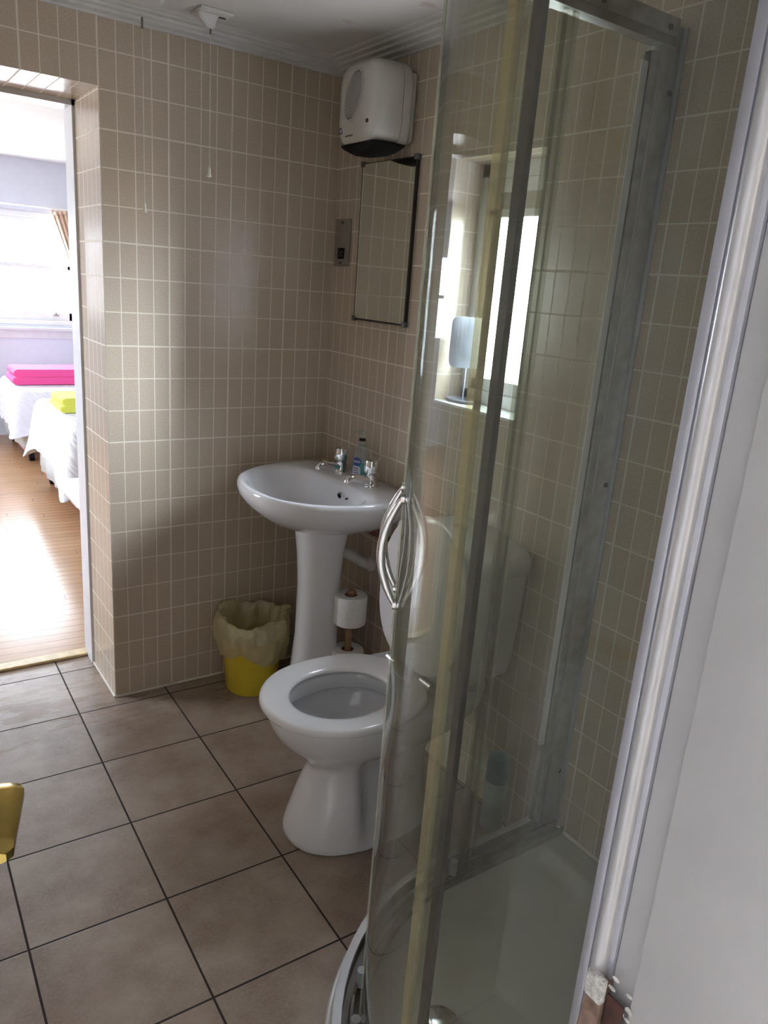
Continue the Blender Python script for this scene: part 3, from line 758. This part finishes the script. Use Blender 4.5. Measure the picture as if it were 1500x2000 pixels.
# raised lid
def lid(s, d):
    out = []
    for x, y, z in te(-.47 * s - .005 + .01, -.0 - (1 - s) * .24, .200 * s, 0, 2.05, 2.6, .47):
        h = -x; out.append((-.222 + .045 * (1 - h / .47) * 0 - .018 + h * .06 + d, y, .462 + h))
    return out
part('lid', loft([lid(.97, -.006), lid(1, -.002), lid(1, .008), lid(.97, .014), lid(.6, .018)]), M['plastic'], t, ang=60)
for sy in (-.085, .085):
    h = tube([(-.238, YT + sy - .025, .446), (-.238, YT + sy + .025, .446)], .014, 16); tube([(-.238, YT + sy, .424), (-.238, YT + sy, .444)], .012, 12, h)
    part('hinge', h, M['chrome'], t)
# cistern
def rr(x0, x1, w, z, n=72, e=5, bow=0.0):
    c = (x0 + x1) / 2; out = egg(c, YT, c - x0, x1 - c, w, e, e * 2, n, z)
    return [(x - bow * max(0, (1 - ((y - YT) / w) ** 2)) * (1 if x < c else 0), y, z) for x, y, z in out]
cis = part('cistern', loft([rr(-.150, -.004, .162, .470, bow=.012), rr(-.163, -.004, .187, .483, bow=.014), rr(-.168, -.004, .197, .53, bow=.016), rr(-.178, -.004, .211, .71, bow=.018), rr(-.180, -.004, .215, .810, bow=.02)]), M['ceramic'], t, ang=50)
def lidring(z, s, cr=0):
    o = rr(-.190 * s, -.003, .226 * s, z + .009, e=4.5, bow=.022)
    return [(x, y, z + cr * (1 - ((y - YT) / .226) ** 2) * (1 if True else 0)) for x, y, z in o]
part('cistern_lid', loft([lidring(.797, 1.0), lidring(.802, 1.01), lidring(.830, 1.01, .008), lidring(.842, .99, .024), lidring(.846, .94, .030), lidring(.8465, .5, .0325)]), M['ceramic'], cis, ang=60)
bt = part('flush_button', lathe([(.024, .882), (.024, .891), (.020, .893), (.019, .891), (.003, .891)], -.095, YT, 28), M['chrome'], cis)
part('joint', box(-.175, -.02, YT - .11, YT + .11, .40, .472, .012), M['ceramic'], t)

# ------------------------------------------------------------------ TOILET ROLL STAND
RX, RY = -.118, -.462
t = thing('toilet_roll_stand', 'brown wooden pole stand holding toilet rolls beside the pedestal', 'toilet roll stand', (RX, RY, 0))
part('base', lathe([(.07, 0), (.075, .004), (.075, .014), (.07, .02)], RX, RY, 32), M['pole'], t)
part('pole', lathe([(.0125, .018), (.0125, .470)], RX, RY, 16), M['pole'], t)
part('finial', lathe([(.0125, .468), (.016, .472), (.017, .480), (.012, .488), (.003, .491)], RX, RY, 16), M['pole'], t)
def roll(z, label):
    o = thing('toilet_roll', label, 'toilet roll', (RX, RY, z), 'white toilet rolls on the pole')
    part('paper', loft([[(RX + r * cos(2 * pi * i / 48), RY + r * sin(2 * pi * i / 48), zz) for i in range(48)] for r, zz in ((.024, z + .001), (.056, z), (.060, z + .003), (.061, z + .01), (.061, z + .101), (.060, z + .108), (.056, z + .111), (.024, z + .110), (.024, z + .001))], True, False, False), M['paper'], o)
    part('cardboard_tube', loft([[(RX + r * cos(2 * pi * i / 32), RY + r * sin(2 * pi * i / 32), zz) for i in range(32)] for r, zz in ((.0215, z + .002), (.0238, z + .002), (.0238, z + .109), (.0215, z + .109), (.0215, z + .002))], True, False, False), M['card'], o)
    b = loft([[(RX + .0618 * cos(a), RY + .0618 * sin(a), zz) for a in [R_(215 + k * 4) for k in range(9)]] for zz in (z + .004, z + .106)], False, False, False)
    part('loose_sheet', b, M['paper'], o)
roll(.360, 'white toilet roll held at the top of the brown pole')
roll(.143, 'white toilet roll lower on the pole, behind the toilet seat')
roll(.036, 'white toilet roll at the foot of the pole, hidden behind the pan') if False else None

# ------------------------------------------------------------------ BIN
BX, BY = -.352, -.140
t = thing('waste_bin', 'round yellow plastic waste bin standing against the tiled back wall', 'bin', (BX, BY, 0))
part('bucket', lathe([(.088, .002), (.094, 0), (.098, .006), (.118, .205), (.124, .212), (.124, .226), (.118, .228), (.115, .205), (.095, .012), (.0, .010)], BX, BY, 48, True, False), M['yellow'], t)
def bagr(r, z, amp, k, ph, zamp=0):
    return [(BX + (r + amp * sin(k * a + ph) + amp * .6 * sin((2 * k + 1) * a + ph * 2)) * cos(a), min(-.006, BY + (r + amp * sin(k * a + ph) + amp * .6 * sin((2 * k + 1) * a + ph * 2)) * sin(a)), z + zamp * (sin(2 * a + ph) + .5 * sin(5 * a + 1.3 * ph))) for a in [2 * pi * i / 96 for i in range(96)]]
b = loft([bagr(.1225, .150, .004, 9, .3, .022), bagr(.133, .175, .006, 8, .5, .016), bagr(.140, .215, .007, 7, .9, .010), bagr(.147, .255, .007, 7, 1.3, .010), bagr(.148, .285, .007, 6, 1.9, .010), bagr(.138, .312, .008, 7, 2.4, .012), bagr(.122, .318, .009, 8, 2.9, .010), bagr(.108, .290, .010, 7, 3.1, .006), bagr(.098, .22, .009, 6, 3.6), bagr(.092, .12, .006, 5, 4), bagr(.085, .03, .003, 5, 4)], True, False, True)
bag = tag(part('bin_liner', b, M['bag'], None, origin=(BX, BY, .15)), 'crumpled pale yellow polythene liner turned over the bin rim', 'bin bag')
mo = bag.modifiers.new('s', 'SUBSURF'); mo.levels = 1; mo.render_levels = 1
tx = bpy.data.textures.new('crumple', 'VORONOI'); tx.noise_scale = .035; tx.distance_metric = 'DISTANCE'
dm = bag.modifiers.new('d', 'DISPLACE'); dm.texture = tx; dm.strength = .018; dm.mid_level = .6

# ------------------------------------------------------------------ WALL MIRROR
MY0, MY1, MZ0, MZ1 = -.508, -.196, 1.432, 1.944
t = thing('wall_mirror', 'frameless rectangular mirror with dark edge and corner clips below the heater', 'mirror', (-.001, (MY0 + MY1) / 2, MZ0))
part('mirror_glass', box(-.0135, -.008, MY0, MY1, MZ0, MZ1, .0008), M['mirror'], t, False)
b = box(-.0078, -.001, MY0 - .003, MY1 + .001, MZ0 - .004, MZ1 + .002)
box(-.0142, -.0078, MY0 - .0045, MY0 + .0012, MZ0 - .003, MZ1 + .002, bm=b); box(-.0142, -.0078, MY0, MY1, MZ0 - .0045, MZ0 + .0016, bm=b); box(-.0132, -.0078, MY0, MY1, MZ1 - .0008, MZ1 + .002, bm=b); box(-.0142, -.0078, MY1 - .0008, MY1 + .0012, MZ0, MZ1, bm=b)
part('dark_backing', b, M['dark'], t, False)
for yy, zz in ((MY0, MZ0), (MY0, MZ1), (MY1, MZ0), (MY1, MZ1)):
    k = box(-.0185, -.0005, yy - .009, yy + .009, zz - .009, zz + .009, .004, 3)
    cl = part('corner_clip', k, M['clip'], t)
# shaver socket
t = thing('shaver_socket', 'brushed metal shaver socket plate between the corner and the mirror', 'socket', (0, -.074, 1.61))
part('plate', box(-.009, -.0005, -.126, -.024, 1.608, 1.772, .003), M['steel'], t)
so = part('outlet', box(-.0105, -.009, -.098, -.052, 1.634, 1.672, .0006), M['black'], t)
b = bmesh.new()
for dy, dz in ((-.010, .006), (.010, .006), (-.010, -.008), (.010, -.008), (0, 0)):
    join(b, box(-.0112, -.0104, -.075 + dy - .003, -.075 + dy + .003, 1.653 + dz - .002, 1.653 + dz + .002))
part('socket_slots', b, M['steel'], so, False)
for zz in (1.620, 1.760): part('screw', tube([(-.0088, -.075, zz), (-.0108, -.075, zz)], .004, 12), M['dark'], t)

# ------------------------------------------------------------------ FAN HEATER
HY0, HY1, HZ0, HZ1 = -.478, -.243, 1.968, 2.210
hc, hz = (HY0 + HY1) / 2, (HZ0 + HZ1) / 2
t = thing('fan_heater', 'cream white wall fan heater with oval grille above the mirror', 'fan heater', (-.01, hc, HZ0))
part('back_plate', box(-.022, -.001, -.468, -.255, 1.985, 2.185, .012, 3), M['backplate'], t)
def hr(x, s, e=5, dz=0, sag=0.0, n=72):
    out = []
    for i in range(n):
        a = 2 * pi * i / n; c, q = cos(a), sin(a)
        y = math.copysign(abs(c) ** (2 / e), c) * (HY1 - HY0) / 2 * s; z = math.copysign(abs(q) ** (2 / e), q) * (HZ1 - HZ0) / 2 * s
        if z < 0: z -= sag * (1 - (y / ((HY1 - HY0) / 2)) ** 2)
        out.append((x, hc + y, hz + z + dz))
    return out
part('casing_rear', loft([hr(-.022, .93), hr(-.028, .99), hr(-.034, 1.0), hr(-.058, 1.0)]), M['heater'], t, ang=50)
part('casing_seam', loft([hr(-.056, .985), hr(-.062, .985)]), M['dark'], t)
part('casing_front', loft([hr(-.060, 1.0), hr(-.100, .998), hr(-.128, .985, 5), hr(-.144, .95, 4.6), hr(-.152, .88, 4.2), hr(-.156, .72, 3.6), hr(-.158, .40, 3), hr(-.159, .1, 2)]), M['heater'], t, ang=60)
# black outlet under the front
rings = []
for x, w, dd in ((-.034, .108, .020), (-.08, .112, .030), (-.12, .110, .032), (-.142, .100, .026), (-.148, .090, .012)):
    r = []
    for i in range(25):
        q = -1 + 2 * i / 24; r.append((x, hc + q * w, HZ0 + .004 - dd * (1 - q * q)))
    r += [(x, hc + w, HZ0 + .008), (x, hc - w, HZ0 + .008)]
    rings.append(r)
ou = part('air_outlet', loft(rings), M['black'], t)
# oval intake grille: ring and diagonal slats following the front face
gy, gz, ga, gb = hc + .012, hz + .022, .052, .074
def fx_(y, z):
    d = max(abs(y - hc) / ((HY1 - HY0) / 2), abs(z - hz) / ((HZ1 - HZ0) / 2))
    for (s0, x0), (s1, x1) in (((0, -.159), (.4, -.158)), ((.4, -.158), (.72, -.156)), ((.72, -.156), (.88, -.152)), ((.88, -.152), (.95, -.144)), ((.95, -.144), (.985, -.128)), ((.985, -.128), (1., -.10))):
        if d <= s1: return x0 + (x1 - x0) * (d - s0) / (s1 - s0)
    return -.1
b = bmesh.new()
nn = 48
rg = []
def gp(u, v, lift):
    y = gy + u - v * .22; z = gz + v
    return (fx_(y, z) - lift, y, z)
for (k, dx) in ((1.0, -.0005), (1.0, .0035), (.92, .0035), (.92, -.0005)):
    rg.append([gp(ga * k * cos(2 * pi * i / nn), gb * k * sin(2 * pi * i / nn), dx) for i in range(nn)])
part('grille_rim', loft(rg + [rg[0]], True, False, False), M['heater'], t)
v0 = [gp(ga * .92 * cos(2 * pi * i / nn), gb * .92 * sin(2 * pi * i / nn), .0006) for i in range(nn)]
v1 = [gp(ga * .45 * cos(2 * pi * i / nn), gb * .45 * sin(2 * pi * i / nn), .0006) for i in range(nn)]
grp = part('intake_grille', loft([v0, v1], True, False, True), M['heatgrey'], t)
b = bmesh.new()
for k in range(-8, 9):
    c0 = k * .0078; pts = []
    for m_ in range(31):
        v = -.085 + .17 * m_ / 30; u = c0 - v * .25
        if (u / (ga * .92)) ** 2 + (v / (gb * .92)) ** 2 <= 1: pts.append(gp(u, v, .0018))
    if len(pts) > 2: tube(pts, .0013, 6, b)
part('grille_slats', b, M['heater'], grp)
ly, lz = -.432, 2.030
part('indicator_lamp', lathe_x([(.0062, .002), (.0062, -.0015), (.004, -.003), (.001, -.0034)], fx_(ly, lz), ly, lz, 16), M['darkred'], t)
lo = part('badge', box(-.1555, -.144, -.285, -.267, 2.008, 2.026, .0004), M['blue'], t, False)
part('badge_face', box(-.1562, -.1553, -.282, -.271, 2.011, 2.022), M['label'], lo, False)
b = bmesh.new()
for k in range(6):
    yy = -.306 - k * .0075; join(b, box(fx_(yy, 1.998) - .0014, fx_(yy, 1.998) + .003, yy - .0055, yy, 1.996, 2.000))
part('lettering', b, M['heatgrey'], t, False)

# ------------------------------------------------------------------ CEILING PULL CORDS
def pull(x, y, zend, name, label, kind):
    t = thing(name, label, 'pull switch', (x, y, CZ))
    if kind == 'round':
        part('rose', lathe([(.062, CZ), (.062, CZ - .006), (.055, CZ - .016), (.02, CZ - .020)], x, y + .0, 36), M['coving'], t)
        z0 = CZ - .019
    else:
        b = box(x - .045, x + .055, y - .045, y + .045, CZ - .008, CZ, .003)
        part('plate', b, M['coving'], t)
        b = loft([[(x - .045, y - .022, CZ - .008), (x + .020, y - .022, CZ - .008), (x + .020, y + .022, CZ - .008), (x - .045, y + .022, CZ - .008)],
                  [(x - .040, y - .018, CZ - .022), (x + .012, y - .018, CZ - .022), (x + .012, y + .018, CZ - .022), (x - .040, y + .018, CZ - .022)],
                  [(x - .010, y - .010, CZ - .044), (x + .010, y - .010, CZ - .044), (x + .010, y + .010, CZ - .044), (x - .010, y + .010, CZ - .044)]])
        bmesh.ops.bevel(b, geom=b.edges[:], offset=.003, segments=2, affect='EDGES')
        sw = part('switch_body', b, M['coving'], t)
        part('cord_guide', tube([(x, y, CZ - .042), (x, y, CZ - .058)], .003, 8), M['heatgrey'], sw)
        part('slot', lathe([(.012, CZ - .0095), (.012, CZ - .007)], x + .036, y, 16, sy=.45), M['brown'], t)
        z0 = CZ - .055
    cd = part('cord', tube([(x, y, z0), (x + .001, y, (z0 + zend) / 2), (x, y, zend + .02)], .0011, 6), M['cord'], t)
    part('cord_toggle', lathe([(.0015, zend + .028), (.004, zend + .024), (.0052, zend + .006), (.0075, zend + .003), (.0075, zend), (.003, zend - .001)], x, y, 14), M['cord'], cd)
    if kind == 'round': part('joiner', lathe([(.002, CZ - .085), (.0035, CZ - .08), (.0035, CZ - .06), (.002, CZ - .055)], x, y, 10), M['heatgrey'], cd)
pull(-.757, -.165, 1.708, 'ceiling_pull_switch', 'round white ceiling rose with a long pull cord near the doorway', 'round')
pull(-.560, -.180, 1.833, 'ceiling_pull_switch', 'square painted ceiling switch with a hole and shorter pull cord', 'square')

# ------------------------------------------------------------------ VANITY MIRROR ON SILL
t = thing('vanity_mirror', 'small oblong mirror on a stand and dish on the window sill', 'mirror', (.075, -.70, WZ0 + .004))
z0 = WZ0 + .004
def orr(cx, cy, ax, ay, z, n=40, e=2.6):
    return [(cx + math.copysign(abs(cos(2 * pi * i / n)) ** (2 / e), cos(2 * pi * i / n)) * ax, cy + math.copysign(abs(sin(2 * pi * i / n)) ** (2 / e), sin(2 * pi * i / n)) * ay, z) for i in range(n)]
vx, vy = .062, -.755
part('dish', loft([orr(vx, vy, .030, .048, z0), orr(vx, vy, .038, .060, z0 + .010), orr(vx, vy, .036, .058, z0 + .011), orr(vx, vy, .028, .045, z0 + .003)]), M['dispmirror'], t)
part('stem', tube([(vx, vy, z0 + .003), (vx, vy, z0 + .115)], .0028, 10), M['dispmirror'], t)
b = bmesh.new(); rg = []
ang = R_(58)
for d, s in ((-.004, .97), (-.003, 1), (.003, 1), (.004, .97)):
    r = []
    for i in range(48):
        a = 2 * pi * i / 48
        uu = math.copysign(abs(cos(a)) ** (2 / 6), cos(a)) * .056 * s; vv = math.copysign(abs(sin(a)) ** (2 / 8), sin(a)) * .078 * s
        r.append((vx + uu * cos(ang + pi / 2) + d * cos(ang), vy + uu * sin(ang + pi / 2) + d * sin(ang) + 0, z0 + .185 + vv))
    rg.append(r)
part('mirror_head', loft(rg), M['dispmirror'], t)

# ------------------------------------------------------------------ SPRAY CAN on floor
ax_, ay_ = -.062, -1.235
t = thing('spray_can', 'pale spray can with teal cap on the floor behind the toilet', 'spray can', (ax_, ay_, 0))
part('can', lathe([(.030, .0), (.033, .004), (.033, .165), (.028, .178)], ax_, ay_, 28), M['canbody'], t)
part('cap', lathe([(.0335, .165), (.0335, .225), (.030, .245), (.016, .252)], ax_, ay_, 28), M['teal'], t)

# ------------------------------------------------------------------ SHOWER
CX, CY = -.40, -1.96
def qp(s, R):
    if s <= 1: return (CX * s, CY + R)
    if s <= 2:
        a = pi / 2 + (s - 1) * pi / 2; return (CX + R * cos(a), CY + R * sin(a))
    return (CX - R, CY + (YD + .0 - CY) * (s - 2))
def qsweep(s0, s1, r0, r1, z0, z1, n=60, bm=None):
    ss = sorted({s0, s1, *[s0 + (s1 - s0) * i / n for i in range(n + 1)], *[k for k in (1., 2.) if s0 < k < s1]})
    return loft([[(*qp(s, r0), z0), (*qp(s, r1), z0), (*qp(s, r1), z1), (*qp(s, r0), z1)] for s in ss], bm=bm)
EPS = .0015
# tray
def trayring(d, z, Rr=.582):
    R = Rr - d; out = []
    xw, yw = -.001 - d, YD + .001 + d
    for i in range(8): out.append((xw + (CX - xw) * i / 8, CY + R, z))
    for i in range(33):
        a = pi / 2 + pi / 2 * i / 32; out.append((CX + R * cos(a), CY + R * sin(a), z))
    for i in range(1, 9): out.append((CX - R, CY + (yw - CY) * i / 8, z))
    for i in range(1, 12): out.append((CX - R + (xw - CX + R) * i / 12, yw, z))
    for i in range(0, 12): out.append((xw, yw + (CY + R - yw) * i / 12, z))
    return out
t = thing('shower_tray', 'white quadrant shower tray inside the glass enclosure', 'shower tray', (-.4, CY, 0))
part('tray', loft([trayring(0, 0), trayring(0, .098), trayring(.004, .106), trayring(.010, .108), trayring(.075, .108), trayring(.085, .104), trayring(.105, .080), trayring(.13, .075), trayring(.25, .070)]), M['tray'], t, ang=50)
part('drain', lathe([(.045, .0705), (.045, .078), (.035, .081), (.005, .081)], -.652, -1.72, 28), M['chrome'], t)
# silicone
tag(part('silicone_bead', tube([(-.004, -1.385, .112), (-.004, YD + .004, .112)], .006, 8), M['caulk'], None, origin=(-.004, -1.8, .108)), 'white silicone bead where the shower tray meets the tiled wall', 'sealant')

t = thing('shower_enclosure', 'curved quadrant glass shower enclosure with sliding doors and metal frame', 'shower enclosure', (-.4, CY, .108))
ZT0, ZT1, ZG1 = .1085, .150, 2.070
b = qsweep(.02, 2.97, .500, .560, ZT0, .117); qsweep(.02, 2.97, .526, .532, .117, .136, bm=b); qsweep(.02, 2.97, .498, .503, .117, .132, bm=b); qsweep(.02, 2.97, .5475, .5487, .117, .148, bm=b)
btk = part('bottom_track', b, M['railbrown'], t, ang=30)
part('track_lip', qsweep(.02, 2.97, .549, .567, .110, ZT1), M['trackchrome'], btk, ang=30)
b = qsweep(.17, 2.93, .503, .562, 2.075, 2.112, 60); qsweep(.17, 2.93, .497, .503, 2.060, 2.112, 60, bm=b)
part('top_rail', b, M['aludull'], t, ang=30)
part('rail_lip', qsweep(.19, 2.9, .4955, .4968, 2.060, 2.078, 60), M['railbrown'], t, ang=30)
# rail screws on the inner face near wall
for xx in (-.098, -.30): part('rail_screw', tube([(xx, CY + .4945, 2.092), (xx, CY + .497, 2.092)], .006, 10), M['dark'], t)
# far wall post
yb = CY + .55
b = box(-.062, -.001, yb - .010, yb + .030, .112, 2.118, .0015)
box(-.066, -.001, yb - .014, yb - .009, .112, 2.118, .001, bm=b)
wp = part('wall_post', b, M['alu'], t, ang=30)
for k in (-.004, -.020, -.044):
    pass
part('post_flange', box(-.007, -.0008, yb - .026, yb - .013, .112, 2.118, .0015), M['alubright'], wp)
part('post_flange', box(-.066, -.060, yb - .018, yb - .012, .112, 2.118, .0015), M['alubright'], wp)
for zz in (.30, 1.12, 1.99): part('post_screw', tube([(-.022, yb - .0135, zz), (-.022, yb - .019, zz)], .006, 10), M['dark'], wp)
st = part('panel_stile', box(-.086, -.064, yb - .013, yb + .016, .150, 2.062, .002), M['aludull'], t, ang=30)
part('stile_gasket', box(-.090, -.0845, yb - .006, yb + .008, .152, 2.060, .001), M['grime'], st)
part('stile_reflection', box(-.112, -.0905, yb - .006, yb - .0035, .40, 2.040, .001), M['upvc'], st)  # white strip painted in place of the bright reflection along the glass edge
# near wall post
xn = CX - .55
b = box(xn - .016, xn + .018, YD + .001, YD + .027, .112, 2.118, .0015)
wn_ = part('wall_post', b, M['alubright'], t, ang=30)
part('post_bead', tube([(xn - .016, YD + .0155, .112), (xn - .016, YD + .0155, 2.118)], .0088, 20), M['beadgrey'], wn_)
part('post_face', box(xn - .018, xn + .016, YD + .0265, YD + .0375, .112, 2.118, .0015), M['alubright'], wn_)
part('post_gasket', box(xn - .008, xn + .008, YD + .0375, YD + .042, .15, 2.06), M['alubright'], wn_)
# glass
g1 = part('fixed_panel', box(CX * .86, -.086, yb - .003, yb + .003, ZT1 - .02, ZG1), M['glass'], t, False)
part('edge_seal', box(CX * .86 - .011, CX * .86 + .004, yb - .0045, yb + .0045, ZT1 - .01, ZG1), M['sealc'], g1, False)
g2 = part('fixed_panel', box(xn - .003, xn + .003, YD + .042, CY + .0, ZT1 - .02, ZG1), M['glass'], t, False)
part('edge_seal', box(xn - .005, xn + .005, CY - .004, CY + .010, ZT1 - .01, ZG1), M['sealy'], g2, False)
def door(s0, s1, trail, lead):
    d = part('sliding_door', qsweep(s0, s1, .505, .511, .138, ZG1, 48), M['glass'], t, ang=40)
    part('trailing_seal', qsweep(*sorted((trail, trail + (-.017 if trail > 1.5 else -.02) * 1.0)), .503, .513, .14, ZG1, 3), M['grime'] if trail > 1.5 else M['sealc'], d, False)
    part('magnetic_strip', qsweep(*sorted((lead, lead + (-.018 if trail > 1.5 else .018))), .503, .514, .14, ZG1, 3), M['sealc'], d, False)
    for q in (.12, .88):
        s = s0 + (s1 - s0) * q
        x, y = qp(s, .520); 
        rb = tube([(x, y, .128), (x, y, .168)], .010, 12); part('roller', rb, simple('grey_roller_plastic', (.35, .36, .37), .4), d)
    return d
SJ = 1 + (143.0 - 90) / 90
d1 = door(.90, SJ - .004, .90, SJ)
d2 = door(SJ + .004, 1.992, 1.992, SJ)
def bow(d, s, out, lab=None):
    x, y = qp(s, .508); nx, ny = (x - CX) / .508, (y - CY) / .508
    pts = []; rr_ = []
    for i in range(25):
        q = i / 24; o = .004 + .030 * sin(pi * q) ** .85
        z = 1.232 - .185 * q
        pts.append((x + nx * out * o, y + ny * out * o, z)); rr_.append(.0045 + .0030 * sin(pi * q))
    o_ = part('bow_handle', tube(pts, rr_, 12, flat=.7), M['chrome'], d, ang=60)
    m1 = None
    for zm in (1.230, 1.049):
        part('handle_mount', tube([(x + nx * out * .0035, y + ny * out * .003, zm), (x + nx * out * .009, y + ny * out * .009, zm)], .009, 14), M['chrome'], o_)
bow(d1, SJ - .045, 1); bow(d1, SJ - .045, -1)
bow(d2, SJ + .045, 1); bow(d2, SJ + .045, -1)

# ------------------------------------------------------------------ ENTRANCE DOOR (out of frame) with its brass lever
h0 = Vector((-1.600, YD + .002, 0)); dirv = Vector((.165, .66, 0)).normalized()
nv = Vector((dirv.y, -dirv.x, 0))
t = thing('entrance_door', 'open white bathroom door whose brass lever handle shows at the left edge', 'door', h0)
W = .605
def dbox(a0, a1, n0, n1, z0, z1, bev=0):
    b = box(a0, a1, n0, n1, z0, z1, bev)
    for v in b.verts:
        p = h0 + dirv * v.co.x + nv * v.co.y; v.co = Vector((p.x, p.y, v.co.z))
    return b
part('door_leaf', dbox(0, W, -.04, 0, .008, 2.0, .002), M['doorwhite'], t)
zl = .955
part('backplate', dbox(W - .085, W - .045, 0, .006, zl - .075, zl + .065, .002), M['brass'], t)
def dp(a, n, z): p = h0 + dirv * a + nv * n; return (p.x, p.y, z)
ac = W - .065
lv = part('lever_handle', tube([dp(ac, .004, zl), dp(ac, .03, zl)], .011, 16), M['brass'], t)
secs = []
for q, (a, n_o, wd, tk) in enumerate(((ac + .004, .034, .005, .012), (ac, .036, .007, .020), (ac - .012, .040, .008, .022), (ac - .05, .041, .007, .020), (ac - .095, .0405, .007, .019), (ac - .112, .040, .009, .019), (ac - .120, .038, .007, .015))):
    secs.append([dp(a, n_o + tk, zl - wd * .6), dp(a, n_o + tk, zl + wd * .6), dp(a, n_o + tk * .5, zl + wd), dp(a, n_o - tk * .5, zl + wd), dp(a, n_o - tk, zl + wd * .6), dp(a, n_o - tk, zl - wd * .6), dp(a, n_o - tk * .5, zl - wd), dp(a, n_o + tk * .5, zl - wd)])
part('lever_grip', loft(secs), M['brass'], lv, ang=50)
